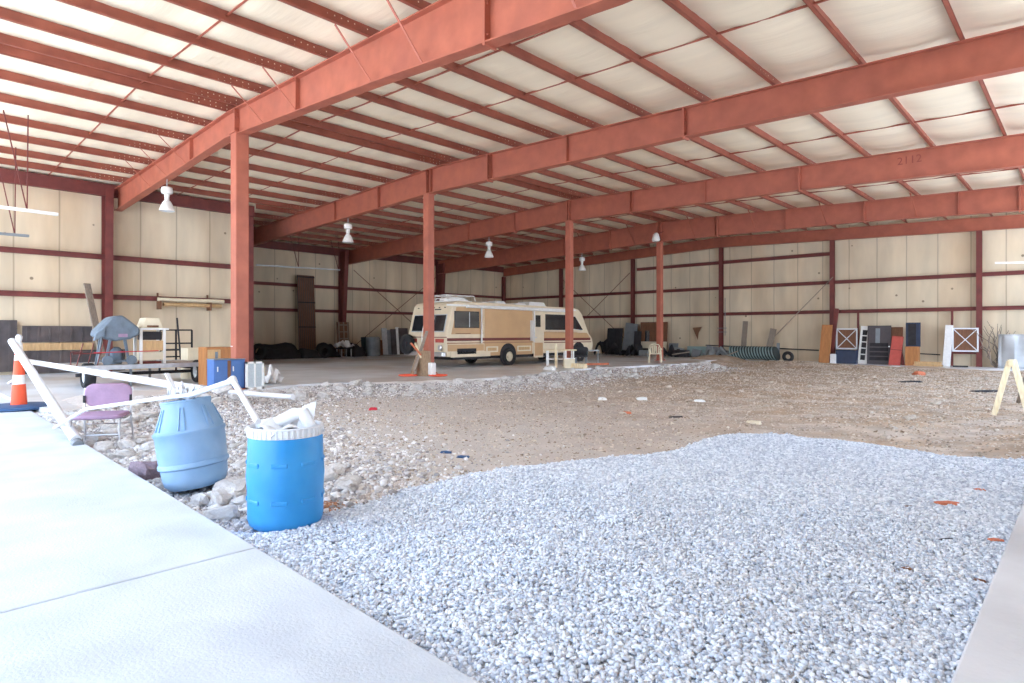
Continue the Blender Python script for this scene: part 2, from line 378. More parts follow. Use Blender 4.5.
while len(P_) < 900:
    a = f_rust()
    if not inside(a[0], a[1], gpoly) and a[1] > edge_y(a[0])+.1 and math.hypot(a[0]+4.63,a[1]-2.3) > .31: P_.append((*a, G(*a)+.006))
P_ = np.array(P_); rustst = mat('rusty_grit', (.35,.15,.07), .95); islands(rustst, (.22,.09,.05), (.58,.30,.17))
tag(stones('rusty_gravel', P_, RNG.uniform(.008,.022,len(P_)), rustst), 'patch of rust-brown grit beside the bright blue drum', 'grit', kind='stuff')
# countable chunks of broken concrete
protos = []
for k in range(7):
    bm = bmesh.new(); bmesh.ops.create_cube(bm, size=1)
    bmesh.ops.subdivide_edges(bm, edges=bm.edges[:], cuts=2, use_grid_fill=True)
    for v in bm.verts:
        v.co = v.co*(1+random.uniform(-.22,.16)); v.co *= .62/max(.55, v.co.length)*random.uniform(.85,1.1) if v.co.length > .62 else 1
        v.co.x += .18*v.co.y*random.choice((-1,1))
    me = bpy.data.meshes.new('concrete_chunk'); bm.to_mesh(me); bm.free(); me.materials.append(chunk_m); protos.append(me)
def chunk(x, y, s, label, group, m=None, fl=.55, sink=.25, name='concrete_chunk'):
    me = random.choice(protos)
    if m: me = me.copy(); me.materials.clear(); me.materials.append(m)
    o = bpy.data.objects.new(name, me); COL.objects.link(o)
    h = s*fl*random.uniform(.8,1.3)
    o.scale = (s*random.uniform(.8,1.4), s*random.uniform(.7,1.1), h)
    o.rotation_euler = (random.uniform(-.4,.4), random.uniform(-.4,.4), random.uniform(0,6.28)); o.location = (x, y, G(x,y)+h*(.5-sink))
    return tag(o, label, 'rubble' if name=='concrete_chunk' else 'rock', group)
for i in range(150):
    y = 3.2+24*random.random()**1.2; x = edge_x(y)+.12+abs(random.gauss(0,.75))
    chunk(x, y, random.uniform(.10,.30)*(1.1 if y < 12 else .9), 'angular grey concrete chunk lying in the rubble strip along the slab edge', 'concrete chunks along the broken slab edge')
n = 0
while n < 150:
    x = random.uniform(-13.0,-5.0); y = edge_y(x)+.12+abs(random.gauss(0,.8))
    if math.hypot(x+6.3,y-2.16) < .42 or math.hypot(x+4.63,y-2.3) < .42 or math.hypot(x+9.8,y-2.4) < .3: continue
    chunk(x, y, random.uniform(.07,.24), 'broken pale concrete piece in the rubble between walkway edge and mauve chair', 'concrete pieces beside the walkway'); n += 1
x, y = dep(229, 5.05)[0], dep(229, 5.05)[1]
chunk(*dep(231,5.75), .36, 'large pale flat boulder lying between the two plastic drums', None, fl=.30, sink=.1, name='boulder')
chunk(*dep(148,6.5), .32, 'purple-brown rock beside the faded drum and walkway edge', None, m=chunk_p, fl=.6, sink=.15, name='rock')
chunk(*dep(104,7.9), .22, 'bluish white broken block below the mauve chair', None, fl=.6, sink=.2, name='boulder')
# ------------------------------------------------------------------ shell
XP = [-1.65,-3.2,-4.8,-6.35,-7.9,-9.35,-10.75,-12.1,-13.62]; XP = [1.6, .08]+XP
XPL = [-16.9,-18.4,-19.95,-21.45,-22.95,-24.25]; XPF = [-25.15,-26.7,-28.25,-29.8,-31.3]
allp = sorted([XR]+XP+[-14.9,-15.45]+XPL+XPF+[XL])
def ceil_z(x, y):
    for a, b in zip(allp, allp[1:]):
        if a <= x <= b: u = (x-a)/(b-a); break
    else: u = 0
    w = b-a if b-a > 1 else .3
    return T(x)+.215-.055*w*math.sin(PI*u)*(1+.25*math.cos(2*PI*y/1.52))-.012*noise.noise(Vector((x*1.5,y*4,0)))
struct(grid('ceiling', XLN, XR, YF, YB, .12, ceil_z, insul, .16))
struct(grid('ceiling', XL, XLN, YJ-.1, YB, .14, ceil_z, insul, .2))
r = MB()
for a, b, y0 in ((RIDGE, XR, YF-.1),(XLN, RIDGE, YF-.1),(XL-.1, XLN, YJ-.15)):
    r.prism([(a,T(a)+.26),(b,T(b)+.26),(b,T(b)+.31),(a,T(a)+.31)], y0, YB+.1, 'y')
struct(r.build('roof', galv))
def wall_grid(name, axis, c, a0, a1, z1f, m, sgn, girts):
    nx = int(abs(a1-a0)/.2)+1; nz = 34; vs = []; 
    for j in range(nz):
        for i in range(nx):
            a = a0+(a1-a0)*i/(nx-1); zt = z1f(a); z = zt*j/(nz-1)
            g = sorted([0]+girts+[zt]); lo = max(q for q in g if q <= z+1e-6); hi = min([q for q in g if q >= z+1e-6] or [zt])
            u = (z-lo)/max(hi-lo,.01); puff = .07*math.sin(PI*min(1,max(0,u)))*(.6+.4*abs(math.sin(PI*(a+.3)/1.22)))+.015*noise.noise(Vector((a*2,z*1.2,1)))
            off = c+sgn*puff
            vs.append((a,off,z) if axis == 'y' else (off,a,z))
    fs = [(j*nx+i, j*nx+i+1, (j+1)*nx+i+1, (j+1)*nx+i) for j in range(nz-1) for i in range(nx-1)]
    mb = MB(); mb.v = vs; mb.f = fs; return struct(mb.build(name, m, smooth=True))
GB = [2.57, 4.05, 5.5]; GL = [2.78, 4.18]
wall_grid('wall_back', 'y', YB+.02, XL, XR, lambda a: T(a)+.22, wall_b, -1, GB)
wall_grid('wall_left', 'x', XLN, -3.0, YJ, lambda a: T(XLN)+.22, wall_l, 1, GL)
wall_grid('wall_left_rear', 'x', XL, YJ, YB, lambda a: T(XL)+.22, wall_l, 1, GL)
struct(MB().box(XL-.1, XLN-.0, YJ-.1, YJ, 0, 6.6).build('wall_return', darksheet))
struct(MB().box(XL-.25, XR, YB+.12, YB+.2, -.2, 6.9).build('wall_back_cladding', galv))
struct(MB().box(XL-.3, XL-.12, YJ-.1, YB+.2, -.2, 6.5).build('wall_left_cladding', galv))
struct(MB().box(XR+.02, XR+.1, -3.0, 10.0, .0, 6.35).build('wall_right_blocker', wallm))  # added out of view to cut daylight from the open right side
struct(MB().box(-1.2, XR, -3.1, -3.0, .0, 6.35).build('wall_front_blocker', wallm))  # unseen wall added behind the camera so light comes from the left
struct(MB().box(XLN-.2, XLN-.1, -3.0, YJ, -.2, 6.7).build('wall_left_front_cladding', galv))
# ------------------------------------------------------------------ steel
def web_of(pts, y): 
    return MB().prism([(x,z+.02) for x,z in pts]+[(x,T(x)-.02) for x in reversed([p[0] for p in dense(pts)])], y-.008, y+.008, 'y')
def dense(pts): return pts
def rafter(y, pts, splices, label, mark=None):
    r = thing('rafter', label, 'roof beam', (pts[0][0], y, pts[0][1]), kind='thing'); ox, oz = pts[0][0], pts[0][1]
    xs = sorted(set([p[0] for p in pts]+[RIDGE])); 
    def zb(x):
        for (a,za),(b,zb_) in zip(pts, pts[1:]):
            if a <= x <= b: return za+(zb_-za)*(x-a)/(b-a)
    low = [(x-ox, zb(x)-oz) for x in xs]; top = [(x-ox, T(x)-oz) for x in xs]
    MB().prism(low+top[::-1], -.007, .007, 'y').build('web', red, r)
    for nm, line, s in (('bottom_flange', low, 1), ('top_flange', top, -1)):
        MB().prism(line+[(x, z+.022*s) for x, z in line[::-1]], -.12, .12, 'y').build(nm, red, r)
    for x in splices:
        b = MB().box(x-ox-.022, x-ox+.022, -.125, .125, zb(x)-oz-.04, T(x)-oz+.0)
        for zz in (zb(x)+.12, T(x)-.12, (zb(x)+T(x))/2+.1):
            for yy in (-.07,.07): b.box(x-ox-.045, x-ox+.045, yy-.015, yy+.015, zz-oz-.015, zz-oz+.015)
        b.build('splice_plate', red, r)
    for x in [s+3.0 for s in splices[:-1]]+[splices[0]-3]:
        if pts[0][0]+.5 < x < 1: MB().box(x-ox-.006, x-ox+.006, -.10, .10, zb(x)-oz+.02, T(x)-oz-.02).build('stiffener', red, r)
    if mark:
        x, txt = mark; cu = bpy.data.curves.new('stencilled_number', 'FONT'); cu.body = txt; cu.size = .30; cu.extrude = .002; cu.materials.append(faded)
        t = bpy.data.objects.new('stencilled_number', cu); COL.objects.link(t); t.parent = r; t.location = (x-ox, -.012, T(x)-oz-.36); t.rotation_euler = (PI/2, 0, 0); bpy.context.view_layer.update()
        me = bpy.data.meshes.new_from_object(t); t2 = bpy.data.objects.new('stencilled_number', me); COL.objects.link(t2); t2.parent = r; t2.location = t.location; t2.rotation_euler = t.rotation_euler; bpy.data.objects.remove(t); t2.name = 'stencilled_number'
    r['zb'] = 0
    return r, zb
R1 = [(-25.3,5.85),(-15.6,6.33),(-9.2,5.92),(-6.4,5.70),(-4.2,5.53),(2.5,5.45)]
R2 = [(-32.4,5.65),(-27.5,5.78),(-15.7,6.13),(-6.7,5.98),(-.8,5.80),(2.5,5.7)]
R3 = [(-32.4,5.60),(-15.6,6.10),(-6.6,5.93),(-1,5.66),(2.5,5.6)]
R4 = [(-32.4,5.50),(-15.6,5.99),(-6.6,5.86),(-1,5.60),(2.5,5.5)]
zbs = []
for y, pts, sp, lb, mk in ((FR[0], R1, [-15.05,-6.4], 'deepest orange-red roof beam, nearest the walkway, rising from its own red column', None),
        (FR[1], R2, [-18.9,-16.1,-13.2,-6.8], 'second red roof beam from the walkway, carried by the column with the stump', None),
        (FR[2], R3, [-18.7,-15.6,-12.7,-6.6], 'third red roof beam from the walkway, with a faint stencilled number', (on_y(897,FR[2]), '2112')),
        (FR[3], R4, [-18.4,-15.6,-12.5,-6.5,-1.8], 'fourth red roof beam, the last full one before the end wall', None)):
    r_, zf = rafter(y, pts, sp, lb, mk); zbs.append(zf)
# gable beam along the end wall
g = MB(); 
for a, b in ((XL+.2, RIDGE),(RIDGE, XR-.1)):
    g.prism([(a,T(a)-.58),(b,T(b)-.58),(b,T(b)-.02),(a,T(a)-.02)], YB-.24, YB-.22, 'y')
    g.prism([(a,T(a)-.60),(b,T(b)-.60),(b,T(b)-.57),(a,T(a)-.57)], YB-.33, YB-.12, 'y')
tag(g.build('gable_beam', red), 'shallow dull red beam running along the top of the end wall', 'roof beam', kind='thing')
# columns
def column(x, y, w, z1, label, z0=SL, m=red, plate=True, group=None):
    c = thing('steel_column', label, 'column', (x,y,z0), group=group, kind='thing')
    b = MB().box(-w/2,w/2,-w/2,w/2,.0,z1-z0); b.build('shaft', m, c, bevel=.02)
    if plate:
        p = MB().box(-w*.8,w*.8,-w*.8,w*.8,0,.025)
        for i in (-1,1):
            for j in (-1,1): p.lathe([(.02,.025),(.02,.06)], 8, Tr(i*w*.66,j*w*.66,0))
        p.build('base_plate', m, c)
        MB().box(-w*.62,w*.62,-w*.62,w*.62,z1-z0-.03,z1-z0).build('cap_plate', m, c)
    return c
c1 = column(-15.02, FR[0], .32, zbs[0](-15.6), 'tall orange-red square column beside the blue cabinet under the first beam')
mk = MB().box(-.15,-.02,-.165,-.160,1.02,1.04).box(.03,.15,-.165,-.160,.70,.715); mk.build('chalk_line', white, c1)
column(-16.1, FR[1], .27, zbs[1](-15.6), 'red square column with a wood stump and boards at its foot')
column(-15.65, FR[2], .25, zbs[2](-15.6), 'dark red square column standing before the motorhome cab')
column(-15.5, FR[3], .25, zbs[3](-15.6), 'dark red square column beside the white plastic lawn chair')
def haunch(x, y, z1, label, wb=.30, wt=.75, z0=SL):
    c = thing('steel_column', label, 'column', (x,y,z0), kind='thing'); hh = z1-z0
    MB().prism([(0,0),(wb,0),(wt,hh),(0,hh)], -.008, .008, 'y').build('web', darkred, c)
    MB().box(-.02,0,-.12,.12,0,hh).build('outer_flange', darkred, c)
    MB().prism([(wb,0),(wb+.02,0),(wt+.02,hh),(wt,hh)], -.12, .12, 'y').build('inner_flange', darkred, c)
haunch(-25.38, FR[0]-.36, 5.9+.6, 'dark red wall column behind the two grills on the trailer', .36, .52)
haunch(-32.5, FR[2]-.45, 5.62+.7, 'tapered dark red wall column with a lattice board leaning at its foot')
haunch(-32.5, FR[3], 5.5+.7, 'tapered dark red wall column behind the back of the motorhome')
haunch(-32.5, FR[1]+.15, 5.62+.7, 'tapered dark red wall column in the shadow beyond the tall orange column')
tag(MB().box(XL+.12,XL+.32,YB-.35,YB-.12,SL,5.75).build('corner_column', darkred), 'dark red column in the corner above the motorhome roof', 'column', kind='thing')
WP = [-26.9,-21.1,-15.3,-9.5,-3.6,2.3]
wl = ['dark red wall post seen above the motorhome cab roof','dark red wall post between the grey door and the plywood board','dark red wall post between chair column and striped sheeting',
      'dark red wall post behind the leaning purple-brown plank','dark red wall post at the dead vine','dark red wall post at the open end of the end wall']
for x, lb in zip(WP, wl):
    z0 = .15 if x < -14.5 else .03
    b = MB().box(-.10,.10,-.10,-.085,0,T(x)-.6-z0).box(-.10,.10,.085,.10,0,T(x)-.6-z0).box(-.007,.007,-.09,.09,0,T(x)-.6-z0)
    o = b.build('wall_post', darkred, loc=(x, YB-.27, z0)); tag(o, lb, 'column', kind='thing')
tag(MB().box(XLN+.02,XLN+.16,YJ-.75,YJ,0,6.45-SL).build('jamb_column', darkred, loc=(0,0,SL)), 'dark column where the side wall ends behind the tall orange column', 'column', kind='thing')
# girts
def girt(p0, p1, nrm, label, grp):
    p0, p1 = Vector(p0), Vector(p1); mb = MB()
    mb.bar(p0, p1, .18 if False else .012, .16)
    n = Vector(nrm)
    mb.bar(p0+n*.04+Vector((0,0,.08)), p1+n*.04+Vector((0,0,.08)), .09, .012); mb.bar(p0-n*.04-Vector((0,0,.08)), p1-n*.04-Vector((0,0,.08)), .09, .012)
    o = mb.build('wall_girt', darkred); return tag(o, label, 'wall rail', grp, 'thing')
hn = ['lowest','middle','topmost']
for k, z in enumerate(GB):
    x0 = XL+.3 if k < 2 else -20.9
    x1 = XR if k < 2 else -9.5
    girt((x0,YB-.12,z),(x1,YB-.12,z),(0,-1,0), f'dark red horizontal rail along the end wall, {hn[k]} of three', None)
for k, z in enumerate(GL):
    girt((XLN+.14,-1.0,z),(XLN+.14,YJ,z),(1,0,0), f'dark red rail on the side wall behind the grills, {["lower","upper"][k]} of two', None)
    girt((XL+.14,YJ,z),(XL+.14,YB-.2,z),(1,0,0), f'dark red rail on the shaded rear side wall, {["lower","upper"][k]} of two', None)
def bar_thing(name, a, b, w, h, m, label, cat, group=None, kind='thing', up=(0,0,1)):
    a, b = Vector(a), Vector(b); mb = MB().bar(Vector((0,0,0)), b-a, w, h, up)
    o = mb.build(name, m); o.location = a; return tag(o, label, cat, group, kind)
def rod(name, pts, r, m, label, cat, group=None, n=8):
    a = Vector(pts[0]); o = MB().tube([Vector(p)-a for p in pts], r, n).build(name, m, smooth=True); o.location = a; return tag(o, label, cat, group)
bar_thing('eave_strut', (XLN+.12,YF,T(XLN)-.08), (XLN+.12,YJ,T(XLN)-.08), .24, .42, darkred, 'dark red eave strut on top of the side wall behind the grills', 'roof beam')
bar_thing('eave_strut', (XL+.1,YJ,T(XL)-.08), (XL+.1,YB-.2,T(XL)-.08), .20, .42, darkred, 'dark red eave strut on top of the shaded rear side wall', 'roof beam')
# door framing posts at the end wall
for px, lb in ((858,'short red post behind the white french door'),(952,'short red post beside the white upright panel')):
    bar_thing('framing_post', (on_y(px,YB-.3),YB-.28,.03), (on_y(px,YB-.3),YB-.28,2.5), .08, .12, darkred, lb, 'wall post')
bar_thing('framing_rail', (on_y(953,YB-.2),YB-.2,.62), (-3.6,YB-.2,.62), .06, .09, darkred, 'short red rail beneath the second crossed crate panel', 'wall rail')
# purlins
def purlin(x, y0, y1, label, grp=None, flip=1):
    mb = MB().box(-.004,.004,0,y1-y0,0,.21)
    mb.box(-.004 if flip>0 else -.07, .07 if flip>0 else .004, 0, y1-y0, 0, .006)
    mb.box(-.07 if flip>0 else -.004, .004 if flip>0 else .07, 0, y1-y0, .204, .21)
    mb.box(.064*flip-.003,.064*flip+.003,0,y1-y0,0,.022)
    o = mb.build('roof_purlin', purlin_m); o.location = (x, y0, T(x)+.002); return tag(o, label, 'roof purlin', grp, 'thing')
purlin(-14.9, YF, YB-.15, 'inner one of the doubled red ridge purlins, on the open side', 'ridge purlins')
purlin(-15.45, YF, YB-.15, 'second of the doubled red ridge purlins, on the shaded wall side', 'ridge purlins', -1)
for k, x in enumerate(sorted([p for p in XP], reverse=True)[::-1]):
    purlin(x, YF, YB-.15, f'red roof purlin on the open side, {ORD[k]} one out from the ridge pair', 'open side roof purlins')
for k, x in enumerate(XPL):
    purlin(x, YF, YB-.15, f'red roof purlin on the wall side, {ORD[k]} one out from the ridge pair', 'wall side roof purlins')
for k, x in enumerate(XPF):
    purlin(x, YJ, YB-.15, f'short dark roof purlin over the recessed rear bays, {ORD[k]} out', 'rear bay roof purlins')
# bridging angles across the purlins
br = [(4.3,'over the walkway bay'),(8.3,'just beyond the first beam'),(10.3,'just before the second beam'),(15.4,'just beyond the second beam'),(17.8,'just before the third beam'),(22.4,'just beyond the third beam'),(24.8,'just before the fourth beam'),(29.4,'just beyond the fourth beam'),(31.6,'just before the end wall')]
for y, w in br:
    xl = -25.2 if y < 10.8 else -32.3
    mb = MB()
    for a, b in ((xl,RIDGE),(RIDGE,2.5)):
        p, q = Vector((a,0,T(a)+.145)), Vector((b,0,T(b)+.145)); mb.bar(p,q,.008,.04); mb.bar(p-Vector((0,.016,.02)),q-Vector((0,.016,.02)),.04,.008)
    o = mb.build('bridging_angle', red); o.location.y = y; tag(o, f'thin red bridging angle crossing the roof purlins {w}', 'roof brace', None, 'thing')
# flange braces: thin angles from purlin down to a beam's bottom flange
nb = 0
def fbrace(x, y, zb, lb, grp):
    a = Vector((x-.05, y-.75, T(x)+.02)); b = Vector((x+.05, y-.10, zb+.03))
    o = MB().bar(Vector((0,0,0)), b-a, .045, .012).build('flange_brace', red); o.location = a; tag(o, lb, 'brace', grp, 'thing')
for x in [-4.8,-7.9,-9.35,-12.1,-13.62,-18.4,-19.95,-21.45]:
    fbrace(x, FR[0], zbs[0](x), 'thin red diagonal brace from a purlin to the first roof beam', 'braces on the first roof beam')
for x in [-4.8,-7.9,-10.75,-13.62,-16.9,-19.95]:
    fbrace(x, FR[3], zbs[3](x), 'thin dark diagonal brace from a purlin to the fourth roof beam', 'braces on the fourth roof beam')
# wall rod bracing
rod('brace_rod', [(XL+.3,20.4,5.3),(XL+.3,26.8,.7)], .02, darkred, 'thin brace rod falling towards the motorhome on the shaded wall', 'brace rod')
rod('brace_rod', [(XL+.33,20.4,.7),(XL+.33,26.8,5.3)], .02, darkred, 'thin brace rod rising towards the motorhome on the shaded wall', 'brace rod')
rod('brace_rod', [(-26.8,YB-.4,5.3),(-21.2,YB-.4,.8)], .02, darkred, 'thin brace rod falling from the post above the motorhome cab', 'brace rod')
rod('brace_rod', [(-26.8,YB-.43,.8),(-21.2,YB-.43,5.3)], .02, darkred, 'thin brace rod rising to the post beside the plywood board', 'brace rod')
rod('brace_rod', [(on_y(770,YB-.4),YB-.4,zy(770,341,YB-.4)),(on_y(833,YB-.4),YB-.4,zy(833,277,YB-.4))], .02, greywood, 'thin diagonal brace rod above the striped sheeting roll', 'brace rod')
# ------------------------------------------------------------------ high bay lamps
def lamp(x, y, zt, s, label):
    t = thing('high_bay_lamp', label, 'hanging lamp', (x,y,zt-.95*s), group=None); t.scale = (s,s,s)
    MB().lathe([(.21,0),(.215,.02),(.19,.10),(.13,.24),(.09,.30),(.07,.31)], 28, cap=False).build('reflector', lampw, t, smooth=True)
    MB().lathe([(.20,.015),(.0005,.005)], 24, cap=False).build('lens', liner, t)
    MB().lathe([(.065,.30),(.065,.42),(.075,.44),(.075,.50)], 16).build('neck', lampw, t, smooth=True)
    MB().lathe([(.06,.50),(.15,.53),(.16,.60),(.15,.70),(.05,.74)], 18).build('ballast', lampw, t, smooth=True)
    h = MB().tube([(0,0,.74),(0,0,.95)], .012, 8); h.torus(.03,.008,14,6,Tr(0,0,.80) @ RotX(PI/2)); h.build('hook', galv, t)
    return t
for px, Y, zf, lb, s in ((167,FR[0],zbs[0],'largest white high bay lamp, hanging from the first beam near the side wall',1),
        (348,FR[1],zbs[1],'white high bay lamp hanging from the second beam between the orange columns',1),
        (489,FR[2],zbs[2],'white high bay lamp hanging from the third beam above the motorhome',1),
        (582,FR[3],zbs[3],'smallest white high bay lamp, hanging from the fourth beam above the motorhome cab',1)):
    x = on_y(px, Y); lamp(x, Y, zf(x), s, lb)
x = on_y(656, FR[3]-.45); t = thing('floodlight', 'small white fixture fixed at the top of the lawn chair column', 'lamp', (x, FR[3]-.45, 5.95))
MB().lathe([(.16,0),(.20,.08),(.14,.35),(.06,.42)], 18).build('housing', lampw, t, smooth=True)
MB().bar((0,0,.35),(.2,.35,.5),.04,.04).build('bracket', darkred, t)
# hanging strip fittings
def strip(a, b, hang, label, m, w=.12):
    a, b = Vector(a), Vector(b); t = thing('strip_light', label, 'hanging light', a)
    d = b-a; MB().bar(Vector((0,0,0)), d, w, .07).build('tube_housing', m, t, bevel=.01)
    for h in hang:
        q = d*h; mb = MB(); zt = T(a.x)-.02-a.z
        mb.bar(q, Vector((q.x, q.y+.02, zt)), .025); mb.bar(q, Vector((q.x, q.y-.45, zt)), .025)
        mb.build('hanger', darkred, t)
xs = -17.4
def on(px, X, py): return (X, on_x(px,X), zx(px,py,X))
strip(on(0-30,-18.9,203), on(58,-18.9,214.5), [.63], 'long white strip light hanging on paired rods from purlins', lampw)
strip(on(-30,-22.0,231), on(29,-22.0,236), [.75], 'dark strip fitting hanging on rods near the side wall top', greysheet)
strip(on(256,-29.8,265), on(340,-29.8,270), [.48,.98], 'pale strip fitting hanging before the shaded rear wall', galv, .08)
strip((on_y(995,27.9),27.9,zy(995,263,27.9)), (on_y(1060,27.9),27.9,zy(1060,262,27.9)), [.55], 'small pale strip fitting hanging before the end wall by the vine', lampw)
# ================================================================== MOTORHOME (side faces the open bays, rear faces the walkway)
RVX, RVY, RVL, RVW = -18.0, 15.4, 9.5, 2.42
rv = thing('motorhome', 'tan and cream motorhome with maroon stripes parked behind the columns', 'motorhome', (RVX, RVY, SL))
prof = [(0.02,.42),(-.02,.95),(.0,1.25),(.30,2.42),(.42,2.55),(.7,2.60),(8.0,2.54),(8.35,2.47),(8.62,2.25),(9.15,1.35),(9.42,1.10),(9.5,.85),(9.46,.45)]
def ly(px): return on_x(px, RVX)-RVY
def lz(px, py): return zx(px, py, RVX)-SL
MB().prism(prof, -RVW, 0, 'x').build('body', rvcream, rv, bevel=.05)
def sidep(nm, m, y0, y1, z0, z1, d=.012, parent=None, bev=.0, x=0):
    return MB().box(x-.01, x+d, y0, y1, z0, z1).build(nm, m, parent or rv, bevel=bev)
MB().prism([(.24,1.30),(.44,2.06),(.50,2.36),(1.95,2.38),(1.95,1.30)], 0, .012, 'x').build('siding_panel', rvtan, rv)
sidep('siding_panel', rvtan, .06, 1.98, .64, .90)
sidep('siding_panel', rvtan, 2.02, ly(532), .42, 2.36)
sidep('siding_panel', rvtan, ly(544), 8.2, 1.22, 1.42, .011)
MB().prism([(ly(544),1.25),(ly(544),2.30),(8.3,2.24),(9.05,1.25)], 0, .011, 'x').build('siding_panel', rvcream, rv)
MB().prism([(ly(544),1.10),(ly(544),1.40),(8.98,1.36),(9.22,1.12)], 0, .013, 'x').build('siding_panel', rvtan, rv)
sidep('stripe', rvmaroon, .03, ly(532.5), 1.04, 1.15, .018); sidep('stripe', rvbrown, .03, ly(532.5), .93, .975, .018)
sidep('stripe', rvmaroon, ly(544), 9.25, 1.0, 1.12, .018); sidep('stripe', rvmaroon, ly(544), 9.33, .90, .935, .018)
sidep('lower_skirt', rvcream, .2, 2.35, .40, .62, .02, bev=.01)
def window(y0, y1, z0, z1, split=None, poly=None):
    if poly:
        cx_ = sum(p[0] for p in poly)/len(poly); cz_ = sum(p[1] for p in poly)/len(poly)
        big = [(cx_+(a-cx_)*1.06, cz_+(b-cz_)*1.10) for a, b in poly]
        f = MB().prism(big, 0, .022, 'x').build('window', galv, rv); MB().prism(poly, .0, .028, 'x').build('pane', glass, f)
    else:
        f = MB().box(0,.022,y0-.03,y1+.03,z0-.03,z1+.03).build('window', blackm, rv, bevel=.01)
        MB().box(0,.028,y0,y1,z0,z1).build('pane', glass, f)
        for s in (split or []): MB().box(0,.034,s-.015,s+.015,z0,z1).build('divider', galv, f)
window(.42, ly(478.5), 1.58, 2.18, [.42+.75])
window(ly(545.5), ly(567), 1.52, 2.17)
window(0,0,0,0,poly=[(ly(572),1.56),(ly(572),2.14),(8.02,2.12),(8.62,1.52),(8.5,1.50)])
d = MB().box(0,.03,ly(533.5),ly(542.8),.26,2.27).build('door', rvcream, rv, bevel=.02)
MB().box(.02,.04,ly(535),ly(540),1.62,2.14).build('door_window', glass, d, bevel=.008)
MB().box(.02,.07,ly(534),ly(535.6),1.12,1.18).build('door_handle', chrome, d)
MB().box(.02,.034,ly(534.2),ly(542.3),.34,.92).build('lower_panel', rvtan, d)
MB().box(.0,.16,ly(530),ly(531),1.0,1.9).build('grab_rail', white, rv)
aw = MB().tube([(.10,.95,2.40),(.10,7.2,2.37)], .06, 12).build('awning', white, rv, smooth=True)
for y in (ly(480.3), ly(533)):
    MB().bar((.08,y,.95),(.08,y,2.36),.05,.05).build('awning_arm', white, aw)
MB().box(.0,.02,.0,8.1,2.40,2.47).build('roof_trim', white, rv)
v = MB().box(0,.02,ly(457),ly(476),.52,.74); 
for k in range(5): v.box(.015,.035,ly(457)+.02,ly(476)-.02,.545+k*.04,.56+k*.04)
v.build('vent_panel', blackm, rv)
for a, b in ((486,498),(517,531)):
    MB().box(0,.018,ly(a),ly(b),.56,.80).build('storage_hatch', creamp, rv, bevel=.03)
    MB().box(0.01,.024,ly(a)+.08,ly(b)-.1,.62,.75).build('storage_hatch', tanwood, rv, bevel=.02)
sidep('name_lettering', brownwood, .45, 1.25, 1.32, 1.345, .016)
# rear end
pitch = math.atan2(.30, 1.17)
RM = Tr(0,.0,1.25) @ RotX(-pitch)
def rearp(nm, m, x0, x1, z0, z1, d=.03, parent=None, bev=.0): return MB().box(x0,x1,-d,.02,z0,z1,RM).build(nm, m, parent or rv, bevel=bev)
rw = rearp('rear_window', galv, -2.22, -.18, .14, .86, .02, bev=.01)
for a, b in ((-2.18,-1.52),(-1.46,-.92),(-.88,-.22)): rearp('pane', glass, a, b, .18, .82, .03, rw)
rearp('model_badge', blackm, -1.0, -.62, 1.04, 1.08, .012)
for k in range(6): MB().box(-.42-.33*k,-.37-.33*k,-.04,.02,1.12,1.15,RM).build('marker_light', blackm, rv)
MB().box(-.62,-.14,-.05,0,.98,1.12).build('tail_light', doorred, rv, bevel=.01); MB().box(-2.28,-1.8,-.05,0,.98,1.12).build('tail_light', doorred, rv, bevel=.01)
MB().box(-2.42,0.02,-.04,.0,1.17,1.20).build('stripe', rvmaroon, rv)
MB().box(-2.40,.0,-.22,-.02,.44,.62).build('rear_bumper', chrome, rv, bevel=.03)
MB().lathe([(.11,0),(.11,.05),(.06,.07)], 18, Tr(-.3,-.05,.78) @ RotX(PI/2)).build('rear_lamp', chrome, rv, smooth=True)
lad = MB()
for x in (-1.30,-1.0): lad.tube([(x,-.16,.7),(x,-.16,1.3),(x,.14,2.45),(x,.34,2.72),(x,.6,2.72)], .018, 8)
for k in range(6): z = .85+k*.3; y = -.16 if z < 1.3 else -.16+(z-1.3)*.26; lad.tube([(-1.30,y,z),(-1.0,y,z)], .014, 6)
lad.build('ladder', white, rv, smooth=True)
def wheel(parent, nm, loc, R, w, axis='x', hubm=None):
    M0 = Tr(*loc) @ (RotY(PI/2) if axis == 'x' else RotX(PI/2))
    t = MB().lathe([(R*.58,-w/2),(R*.92,-w/2),(R,-w*.36),(R,w*.36),(R*.92,w/2),(R*.58,w/2)], 32, M0, cap=False).build(nm, black, parent, smooth=True)
    MB().lathe([(R*.60,-w*.4),(R*.52,-w*.25),(R*.2,-w*.15),(.0005,-w*.15)], 24, M0, cap=False).lathe([(R*.60,w*.4),(R*.52,w*.25),(R*.25,w*.2),(R*.2,w*.42),(.0005,w*.44)], 24, M0, cap=False).build('hub', hubm or chrome, t, smooth=True)
    return t
for y in (ly(508), ly(578.5)):
    arch = MB().lathe([(.50,0),(.50,.02)], 28, Tr(-.004,y,.42) @ RotY(PI/2)).build('wheel_arch', blackm, rv)
    wheel(rv, 'wheel', (-.02,y,.36), .36, .24, 'x', creamp); wheel(rv, 'wheel', (-2.3,y,.38), .38, .24)
sw = wheel(rv, 'spare_wheel', (-2.15,-.24,.90), .40, .22, 'y', blackm)
MB().box(-2.3,-.1,.4,9.0,.30,.45).build('chassis', blackm, rv)
ac = MB().box(-1.7,-.6,.75,1.9,2.60,2.66)
for x in (-1.7,-.6): ac.tube([(x,.45,2.60),(x,.5,2.86),(x,2.0,2.86),(x,2.1,2.60)], .02, 8)
for y in (.5,1.0,1.5,2.0): ac.tube([(-1.7,y,2.86),(-.6,y,2.86)], .015, 6)
